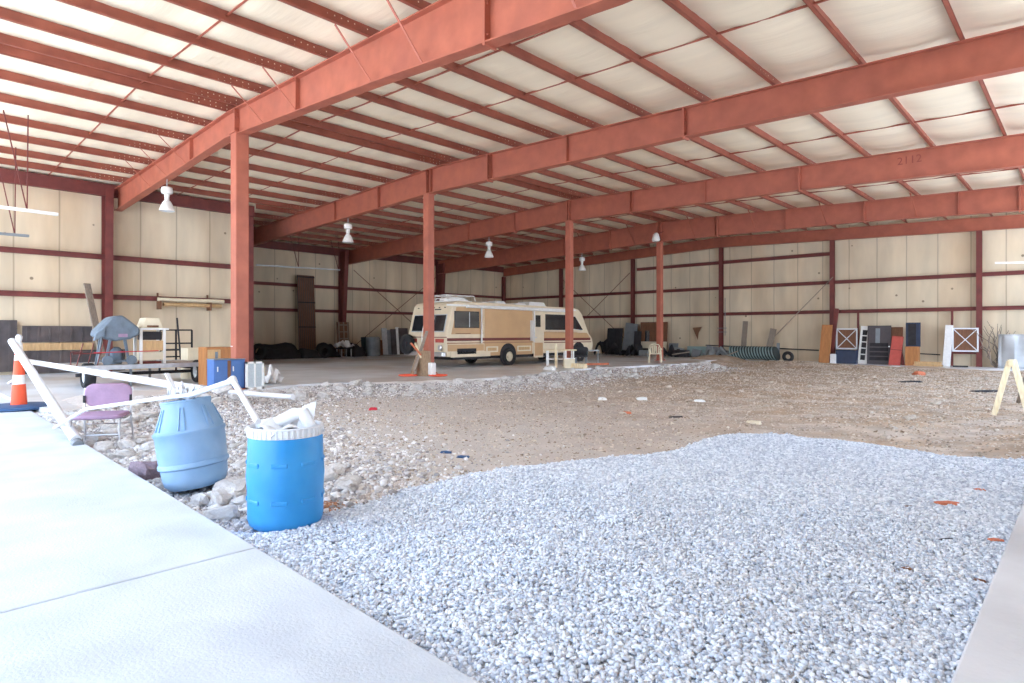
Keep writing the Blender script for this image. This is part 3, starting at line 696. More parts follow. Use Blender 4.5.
ac.build('roof_rack', white, rv)
MB().prism([(.85,2.58),(.90,2.78),(1.05,2.85),(1.7,2.84),(2.0,2.74),(2.1,2.58)], -1.5, -.95, 'x').build('roof_box', white, rv, bevel=.05)
for y0, y1, h, x0 in ((2.4,3.0,.10,-1.4),(3.3,4.05,.17,-1.4),(4.7,5.5,.12,-1.5),(5.6,6.9,.22,-1.55)):
    MB().prism([(y0,2.57),(y0+.08,2.57+h),(y1-.2,2.57+h),(y1,2.57)], x0, x0+.75, 'x').build('roof_vent', white, rv, bevel=.03)
# ================================================================== DRUMS
def drum(loc, lean, lz_, label, prof, m, ribs=None):
    t = thing('plastic_drum', label, 'barrel', loc); t.rotation_euler = (lean[0], lean[1], lz_)
    return t
bx_, by_ = dep(286, 4.85)
t = thing('plastic_drum', 'bright blue cut-open plastic drum with a white ribbed rim', 'barrel', (bx_, by_, .0))
MB().lathe([(.0005,.0),(.24,.0),(.272,.03),(.282,.07),(.284,.28),(.292,.40),(.284,.52),(.280,.66),(.276,.705),(.250,.705),(.262,.5),(.262,.06),(.0005,.05)], 48, cap=False).build('barrel_body', blue_drum, t, smooth=True)
rimb = MB().lathe([(.274,.712),(.280,.712),(.281,.770),(.262,.775),(.258,.712)], 48, cap=False)
for k in range(44):
    a = 2*PI*k/44; rimb.box(.276,.288,-.006,.006,.705,.765,RotZ(a))
rimb.torus(.276,.009,48,6,Tr(0,0,.772)); rimb.torus(.279,.005,48,6,Tr(0,0,.706))
rimb.build('ribbed_rim', liner, t, smooth=False)
for zz in (.225,.505):
    for k in range(8):
        a = 2*PI*k/8+.15
        MB().box(.270,.287,-.062,.062,zz-.018,zz+.018,RotZ(a)).build('embossed_lug', blue_drum, t, bevel=.008)
# crumpled plastic inside
def sheetobj(name, loc, sx, sy, amp, label, cat, m, seed, nx=14, M=None, group=None):
    mb = MB(); vs = []
    for j in range(nx):
        for i in range(nx):
            u, v = i/(nx-1)-.5, j/(nx-1)-.5
            p = Vector((u*sx, v*sy, amp*abs(noise.noise(Vector((u*3.2+seed, v*3.2, seed))))*2.2*(1-1.6*max(abs(u),abs(v))**2)))
            vs.append(M @ p if M else p)
    mb.add(vs, [(j*nx+i, j*nx+i+1, (j+1)*nx+i+1, (j+1)*nx+i) for j in range(nx-1) for i in range(nx-1)])
    o = mb.build(name, m, smooth=True); s = o.modifiers.new('thick','SOLIDIFY'); s.thickness = .008; o.location = loc
    return tag(o, label, cat, group)
sheetobj('plastic_scrap', (bx_-.02,by_,.72), .46, .44, .09, 'crumpled pale blue plastic sheeting stuffed in the bright blue drum', 'plastic sheet', liner, 3.3)
o = MB().tube([(-.20,-.12,.06),(-.06,-.04,.09),(.05,.04,.16),(.10,.09,.17),(.15,.13,.06)], .05, 14).build('plastic_elbow', liner, smooth=True); o.location = (bx_,by_,.70)
tag(o, 'thick white plastic tube end poking out of the bright blue drum', 'pipe')
o = MB().prism([(-.06,0),(.07,0),(.10,.24),(-.01,.20)], -.004,.004,'y').build('plastic_flap', liner); o.location = (bx_+.09,by_+.10,.72); o.rotation_euler.z = YAW
tag(o, 'white triangular plastic offcut standing in the bright blue drum', 'plastic scrap')
dx, dy = dep(197, 5.95)
t = thing('plastic_drum', 'faded blue-grey closed drum with a conical shoulder leaning over rubble', 'barrel', (dx, dy, .03))
t.rotation_euler = (math.radians(5), math.radians(-6), 0); t.scale.z = .97
MB().lathe([(.0005,0),(.235,0),(.272,.04),(.285,.10),(.292,.20),(.312,.215),(.312,.245),(.300,.26),(.306,.40),(.306,.52),(.318,.535),(.318,.56),(.300,.575),(.215,.80),(.222,.83),(.212,.86),(.17,.86),(.16,.83),(.0005,.83)], 48, cap=False).build('barrel_body', grey_drum, t, smooth=True)
for k in range(7):
    a = 2*PI*k/7+.35
    mb = MB()
    for s in (-1,1): mb.bar(Matrix.Rotation(a+s*.10,3,'Z') @ Vector((.300,0,.585)), Matrix.Rotation(a+s*.06,3,'Z') @ Vector((.222,0,.79)), .012,.012)
    mb.build('shoulder_rib', grey_drum, t)
MB().torus(.212,.012,40,8,Tr(0,0,.85)).build('top_rim', grey_drum, t, smooth=True)
tx, ty, tz = dx-.09, dy-.07, .86
# torn bits standing in the faded drum
for a, b, w_, lb in (((-.13,0,0),(-.30,-.08,.26),.045,'tall white torn plastic strip sticking up from the faded drum'),((-.02,.02,0),(.02,.06,.15),.07,'short crumpled plastic piece in the mouth of the faded drum'),((.05,0,0),(.10,.04,.15),.03,'narrow curled offcut in the mouth of the faded drum')):
    o = MB().bar(Vector((0,0,0)), Vector(b)-Vector(a), w_, .012).build('plastic_scrap', liner); o.location = (tx+a[0], ty+a[1], tz-.02); tag(o, lb, 'plastic scrap')
sheetobj('plastic_scrap', (tx-.10,ty,tz-.02), .22, .2, .22, 'crumpled white plastic bunched at the top of the faded drum', 'plastic sheet', liner, 8.1, 10)
# ================================================================== PIPES
cxp, cyp = at(19, 409, WALK)[:2]
P0 = Vector(at(76,444,WALK))+Vector((0,0,.05)); P1 = Vector((cxp+.10,cyp-.12,1.36))
rod('pvc_pipe', [P0, P0+(P1-P0)*.99], .062, pvc, 'thick white pipe leaning from the walkway edge up onto the orange cone', 'pipe', n=18)
o = MB().lathe([(.064,0),(.064,.10),(.02,.11)], 18).build('pipe_coupling', greysheet, smooth=True)
o.location = P0+Vector((.02,.0,-.03)); o.rotation_euler = (P0-P1).to_track_quat('Z','Y').to_euler(); tag(o, 'dark coupling at the lower end of the thick leaning pipe', 'pipe fitting')
A = Vector((*dep(26,11.0), H-28*11.0/F)); B = Vector((*dep(203,5.95), H-57*5.95/F))
rod('pvc_pipe', [A, A+(B-A)*.5, B], .043, pvc, 'long straight white pipe spanning from the orange cone to the faded drum', 'pipe', n=16)
o = MB().lathe([(.052,-.05),(.052,.05)], 18).build('pipe_coupling', liner, smooth=True); o.location = A+(B-A)*.60; o.rotation_euler = (B-A).to_track_quat('Z','Y').to_euler()
tag(o, 'white coupling around the middle of the long straight pipe', 'pipe fitting')
Q = [Vector((*dep(54,8.4), H-95*8.4/F)), Vector((*dep(86,6.9), H-76*6.9/F)), Vector((*dep(160,6.0), H-65.5*6.0/F)), Vector((*dep(190,5.75), H-62*5.75/F)), Vector((*dep(233,5.25), H-47.5*5.25/F)), Vector((*dep(258,4.72), H-89*4.72/F))]
t = thing('thin_pipe', 'thin bent white pipe running over both drums in front of the mauve chair', 'pipe', Q[0])
q = [p-Q[0] for p in Q]
MB().tube(q[:4], .020, 12).build('lower_run', pvc, t, smooth=True); MB().tube(q[3:5], .024, 12).build('rising_run', pvc, t, smooth=True); MB().tube(q[4:], .024, 12).build('falling_run', pvc, t, smooth=True)
MB().tube([q[4]+(q[3]-q[4])*.06, q[4]+Vector((0,0,.012)), q[4]+(q[5]-q[4])*.06], .031, 12).build('elbow', pvc, t, smooth=True)
# ================================================================== TRAFFIC CONE
t = thing('traffic_cone', 'tall orange cone with white bands on a round blue-black base', 'traffic cone', (cxp,cyp,WALK))
MB().lathe([(.47,0),(.52,.02),(.52,.06),(.46,.085),(.14,.09),(.12,.06)], 40).build('base', bluerub, t, smooth=True)
def cr_(z): return .125-.070*(z-.08)/1.08
for a, b, m in ((.08,.46,cone_o),(.46,.63,white),(.63,.90,cone_o),(.90,.99,white),(.99,1.06,cone_o),(1.06,1.18,white)):
    MB().lathe([(cr_(a),a),(cr_(b),b)], 28, cap=False).build('band', m, t, smooth=True)
MB().lathe([(.055,1.18),(.05,1.20),(.035,1.24),(.05,1.29),(.055,1.33),(.03,1.37)], 18).build('grab_ball', liner, t, smooth=True)
MB().bar((-.15,-.05,.52),(-.30,-.1,.46),.07,.03).build('torn_sleeve', white, t)
# ================================================================== MAUVE CHAIR
chx, chy = dep(102, 8.3)
t = thing('stacking_chair', 'mauve padded metal chair standing in the rubble beside the walkway', 'chair', (chx,chy,G(chx,chy)-.02), math.radians(60))
zo = .02-G(chx,chy)+.0
t.scale = (1.12,1.12,1.0)
s = MB()
def rounded(w, h, r_, n=6):
    pts = []
    for cx_, cz_, a0 in ((w/2-r_,h/2-r_,0),(-w/2+r_,h/2-r_,90),(-w/2+r_,-h/2+r_,180),(w/2-r_,-h/2+r_,270)):
        for k in range(n+1): a = math.radians(a0+90*k/n); pts.append((cx_+r_*math.cos(a), cz_+r_*math.sin(a)))
    return pts
s = MB().prism([(x, z+.70) for x, z in rounded(.52,.32,.12)], .21, .26, 'y'); s.build('backrest', mauve, t, bevel=.018, smooth=True)
MB().prism(rounded(.50,.46,.08), .42, .48, 'z').build('seat', mauve, t, bevel=.018, smooth=True)
for sx in (-1,1):
    MB().tube([(sx*.25,-.24,0),(sx*.25,-.22,.42),(sx*.25,.20,.43)], .012, 10).build('leg', chrome, t, smooth=True)
    MB().tube([(sx*.26,.30,0),(sx*.25,.20,.43),(sx*.255,.25,.80)], .012, 10).build('leg', chrome, t, smooth=True)
    MB().box(sx*.25-.012,sx*.25+.012,.19,.215,.60,.70).build('bracket', black, t)
MB().tube([(-.25,.25,.30),(.25,.25,.30)], .009, 8).tube([(-.25,-.23,.22),(.25,-.23,.22)], .009, 8).build('stretcher', chrome, t)
# ================================================================== TRAILER + GRILLS
TX, TY0, TY1 = -17.5, 3.5, 6.75
DZ = .70
t = thing('flatbed_trailer', 'low flatbed trailer with a plank deck carrying two gas grills', 'trailer', (TX, (TY0+TY1)/2, SL)); hw = (TY1-TY0)/2
MB().box(-2.1,.0,-hw,hw,DZ-SL-.06,DZ-SL).build('deck', wood, t, bevel=.01)
MB().box(-.04,.03,-hw-.03,hw+.03,DZ-SL-.10,DZ-SL+.012).build('edge_rail', galv, t, bevel=.005)
MB().box(-2.13,-2.07,-hw-.03,hw+.03,DZ-SL-.10,DZ-SL+.012).build('edge_rail', galv, t, bevel=.005)
f_ = MB()
for yy in (-hw+.35,hw-.35): f_.box(-2.0,-.05,yy-.04,yy+.04,DZ-SL-.20,DZ-SL-.06)
f_.box(-.6,-.5,-hw+.1,hw-.1,DZ-SL-.28,DZ-SL-.2); f_.build('chassis', blackm, t)
for yy in (-hw+.30, hw-.40):
    wheel(t, 'wheel', (-.30,yy,.31), .31, .22, 'y', white)
MB().bar((-.15,-.45,0),(-.15,-.45,DZ-SL-.1),.05,.05).bar((-1.95,.5,0),(-1.95,.5,DZ-SL-.1),.05,.05).build('stand', greysheet, t)
def onx(px, X): return on_x(px, X)
# grill 1 (covered)
gx_ = -17.95; gy_ = (onx(93,gx_)+onx(136,gx_))/2; W_ = abs(onx(136,gx_)-onx(91,gx_))*1.0
t = thing('gas_grill', 'gas grill under a blue-grey cover on the trailer deck', 'grill', (gx_,gy_,DZ)); hwd = W_/2
MB().prism([(-hwd,.72),(-hwd*.92,.86),(-hwd*.60,1.04),(-hwd*.30,1.20),(.10,1.25),(hwd*.62,1.08),(hwd,.92),(hwd*.98,.76),(hwd*.55,.64),(-.05,.60),(-hwd*.5,.66)], -.30,.30,'x').build('cover', greycl, t, bevel=.06, smooth=True)
MB().prism([(-hwd*1.08,.60),(-hwd*1.0,.78),(-hwd*.55,.98),(-hwd*.62,.72)], .22,.36,'x').build('cover_flap', greycl, t, bevel=.02)
MB().box(.30,.315,.0,.2,.70,.78).build('label_patch', mauve, t)
for sy in (-1,1):
    MB().bar((.20,sy*hwd*.55,0),(.20,sy*hwd*.30,.68),.05,.05).build('leg', greycl, t); MB().bar((-.20,sy*hwd*.75,0),(-.20,sy*hwd*.55,.68),.05,.05).build('leg', greycl, t)
MB().bar((.2,-hwd*.6,.10),(.2,hwd*.6,.10),.04,.04).bar((-.2,-hwd*.7,.10),(-.2,hwd*.7,.10),.04,.04).build('cross_bar', greycl, t)
MB().lathe([(.11,0),(.15,.1),(.15,.32),(.08,.4),(.05,.42)], 18, Tr(-.05,.05,.02)).build('gas_bottle', greycl, t, smooth=True)
for sy in (-.45,.62): MB().lathe([(.11,-.05),(.12,0),(.11,.05)],18,Tr(.24,sy*hwd*1.0,.12) @ RotY(PI/2)).build('caster', greycl, t)
# red frame beside it
yf = onx(88,-17.7); t = thing('hand_truck_frame', 'small red and grey tubular frame at the near end of the trailer', 'frame', (-17.85,yf,DZ))
mb = MB()
for yy in (-.22,.0,.2): mb.tube([(.1,yy,0),(.05,yy+.14,.55)], .012, 8)
mb.tube([(.12,-.3,.30),(.12,.3,.30)], .014, 8).tube([(.12,-.34,.02),(.12,-.34,.34),(.12,-.1,.34)], .014, 8); mb.build('tubes', rvmaroon, t, smooth=True)
MB().tube([(.0,.22,0),(-.05,.34,.75)], .02, 8).build('handle_tube', greysheet, t, smooth=True)
# grill 2 (cream)
gx2 = -18.1; gy2 = (onx(137,gx2)+onx(162,gx2))/2; W2 = abs(onx(160,gx2)-onx(138,gx2)); hw2 = W2/2*1.05
t = thing('gas_grill', 'cream gas grill with open cart and hood on the trailer deck', 'grill', (gx2,gy2,DZ))
MB().prism([(-hw2*.95,.93),(-hw2*.62,1.20),(hw2*.62,1.20),(hw2*.95,.93)], -.25,.25,'x').build('hood', creamp, t, bevel=.03)
MB().box(.25,.27,-hw2*.5,hw2*.5,.95,1.0).build('hood_handle', brownwood, t, bevel=.008)
MB().box(-.3,.32,-hw2*1.12,hw2*1.35,.88,.93).build('side_shelf', white, t, bevel=.008)
for sy in (-1,1): 
    for sx in (-1,1): MB().box(sx*.25-.03,sx*.25+.03,sy*hw2-.03,sy*hw2+.03,0,.88).build('leg', white, t)
MB().box(-.22,.22,-hw2*.85,hw2*.85,.62,.84).build('fire_box', blackm, t, bevel=.02)
MB().box(.24,.27,-hw2*.9,hw2*.9,.34,.60).build('control_panel', tanwood, t)
MB().box(-.24,.26,-hw2*.9,hw2*.9,.10,.30).build('lower_shelf', creamp, t); MB().box(-.2,.2,-hw2*.8,hw2*.8,.0,.06).build('wheel_base', rvmaroon, t)
sy0, sy1 = onx(95,-17.52), onx(160,-17.52)
t2 = MB().bar((0,0,0),(0,sy1-sy0,.02),.015,.022).build('strap', redstrap); t2.location = (-17.62,sy0,DZ+.32); tag(t2, 'red strap stretched across the front of both grills', 'strap')
# dark railing frame behind trailer
t = thing('steel_rack', 'dark steel rack frame standing behind the trailer near the side wall', 'rack', (-22.6, onx(176,-22.6), SL)); 
mb = MB(); L2 = (onx(195,-22.6)-onx(163,-22.6))/2
for z in (.55,1.0,1.45): mb.bar((0,-L2,z),(0,L2,z),.05,.05)
for yy in (-L2,0,L2): mb.bar((0,yy,0),(0,yy,1.45),.05,.05)
mb.bar((.0,-L2,.55),(-.7,-L2,.55),.05).bar((0,L2,.55),(-.7,L2,.55),.05).box(-.7,0,-L2,L2,.75,.80); mb.build('frame', blackm, t)
t = rod('steel_rod', [(-22.2,onx(182,-22.2),SL),(-22.6,onx(177,-22.6),zx(177,318,-22.6))], .03, blackm, 'thin dark rod leaning against the rack behind the trailer', 'rod')
# plank leaning on the wall column
o = MB().bar((0,0,0),(-.9,-.35,zx(99,284,-24.8)-SL),.22,.05).build('leaning_plank', greywood); o.location = (-24.0,onx(106,-24.0),SL); tag(o, 'long narrow plank leaning beside the wall column behind the grills', 'plank')
# wall bracket shelf with tubes
yA, yB = onx(157,XLN+.3), onx(223,XLN+.3); zA = zx(190,301,XLN+.3)
for k, dz_ in enumerate((0,.18)):
    o = MB().tube([(0,0,0),(0,yB-yA-(.3 if k else 0),0)], .07, 12).build('wall_tube', [creamp,tanwood][k], smooth=True); o.location = (XLN+.38,yA+(.2 if k else 0),zA+.02-dz_)
    tag(o, ['pale long tube resting on the wall brackets behind the cabinets, upper','brown long tube resting on the wall brackets behind the cabinets, lower'][k], 'tube')
for k, px in enumerate((159,209)):
    yy_ = onx(px,XLN+.3); o = MB().box(.12,.5,-.03,.03,-.30,.0).box(.12,.16,-.03,.03,-.3,.32).build('wall_bracket', brownwood); o.location = (XLN,yy_,zA-.05)
    tag(o, ['dark wall bracket nearer the grills','dark wall bracket nearer the tall orange column'][k], 'bracket')
# dark bare sheeting low on the side wall
def wpanel(px0, px1, py0, py1, name, m, label, cat, X=XLN+.17, th=.04):
    y0, y1 = onx(px0,X), onx(px1,X); zt = zx((px0+px1)/2,py0,X); zb = max(SL, zx((px0+px1)/2,py1,X))
    mb = MB().box(0,th,0,y1-y0,0,zt-zb); n_ = int((y1-y0)/.3)
    for k in range(n_): mb.box(th,th+.025,k*.3+.1,k*.3+.16,0,zt-zb-.01-random.random()*.05)
    o = mb.build(name, m); o.location = (X,y0,zb); tag(o, label, cat)
wpanel(22,92,326,342,'corrugated_sheet',darksheet,'long dark bare sheeting strip on the side wall left of the grills'.replace('left of','before'),'metal sheet')
wpanel(22,125,350,372,'corrugated_sheet',darksheet,'dark sheeting at the foot of the side wall behind the trailer','metal sheet')
wpanel(-20,17,320,372,'corrugated_sheet',darksheet,'tall dark sheeting behind the orange cone on the side wall','metal sheet')
wpanel(22,92,343,350,'wall_board',tanwood,'narrow tan board between the dark sheeting strips on the side wall','board',th=.07)
wpanel(0,21,371,372,'wall_board',greywood,'low board at the foot of the tall dark wall sheeting','board',th=.07) if False else None
# ================================================================== CABINETS by the first column
def cab(name, label, px0, px1, pyt, X, depth, m, cat='cabinet', z0=SL, rz=0):
    y0, y1 = onx(px0,X), onx(px1,X); h = zx((px0+px1)/2,pyt,X)-z0
    t = thing(name, label, cat, (X,(y0+y1)/2,z0), rz); return t, (y1-y0)/2, h
t, w_, h_ = cab('storage_cabinet','pale yellow cabinet behind the trailer end',188,209,348,-19.2,.6,creamp)
MB().box(-.6,0,-w_,w_,0,h_).build('carcass', creamp, t, bevel=.01); MB().box(0,.02,-w_+.03,w_-.03,.05,h_-.04).build('door', creamp, t); MB().box(.02,.05,w_-.12,w_-.09,h_*.6,h_*.75).build('handle', chrome, t)
t, w_, h_ = cab('wooden_cabinet','orange-brown cabinet just in front of the tall orange column',205,236,348,-16.55,.6,orangewood)
w_ *= .92; h_ = .98
MB().box(-.55,0,-w_,w_,0,h_).build('carcass', orangewood, t, bevel=.01); MB().box(0,.02,-w_+.03,-.01,.06,h_-.06).build('door', tanwood, t); MB().box(0,.02,.01,w_-.03,.06,h_-.06).build('door', orangewood, t)
MB().box(.0,.05,-w_*.42,-w_*.25,.18,h_-.12).build('hanging_cloth', greycl, t)
t, w_, h_ = cab('metal_cabinet','blue two-door cabinet in front of the tall orange column',214,245,359,-14.85,.5,bluepaint)
h_ = .72
MB().box(-.42,0,-w_,w_,0,h_).build('carcass', bluepaint, t, bevel=.008); MB().box(-.44,.02,-w_-.01,w_+.01,h_,h_+.02).build('top', greysheet, t)
for a, b, nm in ((-w_+.02,-.06,'door'),(0.02,w_-.02,'door')):
    d = MB().box(0,.02,a,b,.04,h_-.03).build(nm, bluepaint, t, bevel=.004); MB().box(.02,.045,a+.04,a+.06,h_*.62,h_*.78).build('handle', white, d)
MB().box(0.005,.024,-.055,.015,.02,h_-.02).build('centre_post', brownwood, t)
t, w_, h_ = cab('glass_door_frame','white framed glass panel beside the blue cabinet',246,264,362,-14.7,.1,white)
h_ = .66; fr_ = MB(); fr_.box(-.04,0,-w_,-w_+.05,0,h_).box(-.04,0,w_-.05,w_,0,h_).box(-.04,0,-w_,w_,0,.05).box(-.04,0,-w_,w_,h_-.05,h_).box(-.04,0,-.02,.02,0,h_)
fr_.build('frame', white, t); MB().box(-.025,-.015,-w_+.04,-.02,.04,h_-.04).build('pane', screenm, t); MB().box(-.025,-.015,.02,w_-.04,.04,h_-.04).build('pane', screenm, t)
o = MB().box(-.25,.25,-.2,.2,0,.45).build('cardboard_box', creamp, bevel=.01); o.location = (-16.2, onx(254,-16.2), SL); tag(o, 'small cream box on the slab beyond the glass panel', 'box')
xx, yy = at(272,384,SL)[:2]
sheetobj('crumpled_sheet', (xx,yy,SL+.0), .45,.5,.34,'crumpled white sheet lying on the slab beside the glass panel','plastic sheet',paper,5.5,12)
xx, yy = at(213,388,SL)[:2]
sheetobj('crumpled_sheet', (xx,yy,SL+.0), .5,.4,.14,'low scatter of white paper before the orange-brown cabinet','paper',paper,2.5,10)
# concrete curb pieces near the slab edge
rod('pvc_pipe', [Vector(at(214,391,SL+.06)), Vector(at(293,397,SL+.06))], .055, pvc, 'long white pipe lying flat on the slab beyond both drums', 'pipe', n=14)
# ================================================================== STUMP, BOARDS at column 2
sx_, sy_ = dep(424, 19.4)
o = MB().lathe([(.26,0),(.24,.1),(.22,.5),(.20,.78),(.0005,.80)], 14).build('tree_stump', bark, smooth=True); o.location = (sx_,sy_,SL)
for v_ in o.data.vertices: v_.co.x *= 1+.25*noise.noise(v_.co*4); v_.co.y *= 1+.2*noise.noise(v_.co*3)
tag(o, 'rough upright wood stump at the foot of the red column', 'stump')
def plank(a, b, w_, th, m, label, name='leaning_board', cat='board'):
    a, b = Vector(a), Vector(b); o = MB().bar(Vector((0,0,0)), b-a, w_, th).build(name, m, bevel=.004); o.location = a; return tag(o, label, cat)
def pt(px, py, d): return Vector((*dep(px,d), H+(HY-py)*d/F))
plank(pt(414,371,19.0), pt(427,331,19.6), .10,.04, greywood, 'grey board leaning steeply against the red column above the stump')
plank(pt(421,355,18.9), pt(411,343,19.0), .07,.04, rustred, 'short orange-pink board leaning away from the stump')
plank(pt(421,358,19.0), pt(415,343,19.05), .06,.04, palewood, 'pale narrow board crossing the orange-pink one at the stump')
plank(pt(412,374,19.1), pt(418,355,19.3), .12,.05, bark, 'brown slab of bark leaning low against the stump')
o = MB().box(-.13,.13,-.1,.1,0,.42).build('paper_sack', white, bevel=.02); o.location = (*dep(431,19.3),SL); tag(o, 'narrow white sack standing beside the stump', 'sack')
for px, lb in ((408,'flat orange coil of hose on the slab before the spare wheel'),(438,'flat orange coil of hose beside the white sack')):
    mb = MB(); d_ = 19.2
    for k in range(4): mb.torus(.13+.05*k,.022,26,6,Tr(0,0,.025+.012*(k%2)))
    o = mb.build('hose_coil', hose, smooth=True); o.location = (*dep(px,d_),SL); tag(o, lb, 'hose')
# ================================================================== JUNK before the cab
t = thing('folding_table', 'narrow white-legged table in front of the dark red cab column', 'table', (*dep(560,24.3),SL), math.radians(48))
MB().box(-.62,.62,-.25,.25,.66,.70).build('tabletop', palewood, t)
for x in (-.5,-.15,.2,.5):
    for y_ in (-.2,.2): MB().bar((x,y_,0),(x,y_,.66),.05,.05).build('leg', white, t)
MB().bar((-.55,-.2,.33),(.5,-.2,.33),.035).build('stretcher', white, t)
o = MB().bar((0,0,0),(0,0,.92),.09,.05).build('upright_board', palewood); o.location = (*dep(556,24.0),SL); tag(o, 'pale upright board standing against the narrow table', 'board')
t = thing('plastic_crate', 'pale greenish crate beneath the narrow table end', 'crate', (*dep(569,23.9),SL), math.radians(45))
cr2 = MB().box(-.2,.2,-.17,.17,0,.02)
for a in (-1,1): cr2.box(a*.2-.01,a*.2+.01,-.17,.17,0,.38).box(-.2,.2,a*.17-.01,a*.17+.01,0,.38)
cr2.build('sides', creamp, t); MB().box(-.22,.22,-.19,.19,.35,.38).build('rim', white, t)
t = thing('office_chair', 'dark padded chair behind the pale crate by the motorhome nose', 'chair', (*dep(581,24.6),SL), math.radians(30))
MB().box(-.25,.25,-.24,.24,.38,.46).build('seat', blackm, t, bevel=.03); MB().prism(rounded(.52,.34,.1),.20,.27,'y').build('backrest', blackm, t, bevel=.02).location.z = .62
for a in (-1,1):
    for b in (-1,1): MB().bar((a*.22,b*.2,0),(a*.2,b*.18,.4),.035).build('leg', greysheet, t)
    MB().tube([(a*.27,-.2,.42),(a*.27,-.2,.62),(a*.27,.22,.62)],.02,8).build('armrest', teal, t)
o = MB().box(-.3,.3,-.12,.12,0,.18).build('timber_block', palewood, bevel=.01); o.location = (*dep(579,23.6),SL); tag(o, 'short pale timber block lying in front of the dark padded chair', 'timber')
o = MB().bar((0,0,0),(.7,.55,.02),.08,.08).build('timber_block', rustred); o.location = (*dep(586,24.2),SL+.12); tag(o, 'reddish timber length lying beside the dark padded chair', 'timber')
t = thing('side_table', 'grey metal stand at the nose of the motorhome', 'stand', (*dep(592,25.2),SL), .6)
MB().box(-.3,.3,-.25,.25,.62,.66).build('top', galv, t)
for a in (-1,1):
    for b in (-1,1): MB().bar((a*.25,b*.2,0),(a*.25,b*.2,.62),.04).build('leg', greysheet, t)
# ================================================================== LAWN CHAIR
lx, ly_ = dep(655, 28.3)
t = thing('lawn_chair', 'white plastic lawn chair standing against the dark red column', 'chair', (lx,ly_,SL), math.radians(35))
MB().box(-.24,.24,-.24,.24,.38,.42).build('seat', creamp, t, bevel=.015)
bk = MB()
for k in range(5): x = -.18+.09*k; bk.bar((x,.22,.42),(x*1.1,.34,.76-.02*abs(k-2)),.05,.015)
bk.tube([(-.24,.24,.42),(-.27,.32,.66),(-.20,.36,.80),(0,.37,.84),(.20,.36,.80),(.27,.32,.66),(.24,.24,.42)],.022,8); bk.build('backrest', creamp, t)
for a in (-1,1):
    MB().tube([(a*.24,.28,.60),(a*.29,.0,.64),(a*.28,-.24,.60)],.022,8).build('armrest', creamp, t)
    for b in (-1,1): MB().bar((a*.27,b*.24,0),(a*.24,b*.2,.60 if b < 0 else .42),.045,.03).build('leg', creamp, t)
# ================================================================== END WALL leaning goods
def lean(name, label, cat, m, px0, px1, pyt, off=.9, z0=.03, th=.05, tilt=.12, top_shift=0, build=None):
    Y = YB-off; x0, x1 = on_y(px0,Y), on_y(px1,Y); h = zy((px0+px1)/2,pyt,Y-.0)-z0
    t = thing(name, label, cat, ((x0+x1)/2,Y,z0)); t.rotation_euler = (-tilt, math.atan2(top_shift,h), 0)
    w_ = (x1-x0)/2
    MB().box(-w_,w_,-th/2,th/2,0,h).build('panel', m, t, bevel=.006)
    return t, w_, h
t,w_,h_ = lean('door_slab','dark charcoal door leaning on the end wall past the motorhome nose','door',blackm,606,621,328,.9,.12)
t,w_,h_ = lean('grey_sheet','tall blue-grey sheet leaning beside the wall post near the motorhome nose','sheet',greysheet,621,633,323,.85,.12,tilt=.1,top_shift=.25)
t,w_,h_ = lean('dark_board','narrow dark board leaning at the wall post near the motorhome nose','board',blackm,633,640,331,1.2,.12)
t,w_,h_ = lean('plywood_board','red-brown plywood board with cut window behind the lawn chair column','board',orangewood,640,667,322,.75,.12,tilt=.04)
t.children[0].data.materials[0] = brownwood
MB().box(-w_*.62,-w_*.28,-.045,-.03,h_*.42,h_*.75).build('window_opening', mirror_g, t); MB().box(-w_,w_,-.05,-.03,0,h_*.42).build('lower_board', creamp, t)
MB().box(-w_*.75,-w_*.1,-.07,-.05,0,h_*.22).build('dark_base', blackm, t)
t,w_,h_ = lean('grey_sheet','low pale grey sheet leaning by the end wall past the lawn chair','sheet',tealL,686,706,346,1.0,.12,tilt=.3)
t,w_,h_ = lean('grey_sheet','small dark grey sheet behind the lawn chair column foot','sheet',greysheet,668,677,343,1.0,.12,tilt=.2)
t,w_,h_ = lean('upright_plank','brown plank standing behind the striped roll','plank',greywood,740,745,321,.6,.03,.05,.08,.1)
t,w_,h_ = lean('upright_plank','wider brown plank tilting behind the middle of the striped roll','plank',greywood,763,769,328,.7,.03,.05,.08,.35)
t,w_,h_ = lean('upright_plank','short grey plank standing behind the striped roll end','plank',greysheet,776,779,343,.9,.03)
t,w_,h_ = lean('tall_board','orange-brown tall board leaning beside the purple-brown plank','board',orangewood,818.5,829,324.5,1.3,.0,.08,.12,.1)
t,w_,h_ = lean('upright_plank','purple-brown plank leaning on the wall post, taller than its neighbours','plank',darkred,828,832.5,308,.8,.03,.07,.10,.22)
t,w_,h_ = lean('small_box','whitish box at the foot of the purple-brown plank','box',paper,831,836.5,354,1.2,.03,.3,0)
t,w_,h_ = lean('navy_board','dark navy panel standing below the first crossed crate panel','panel',navy,836.5,857,350,1.1,.03,.3,0)
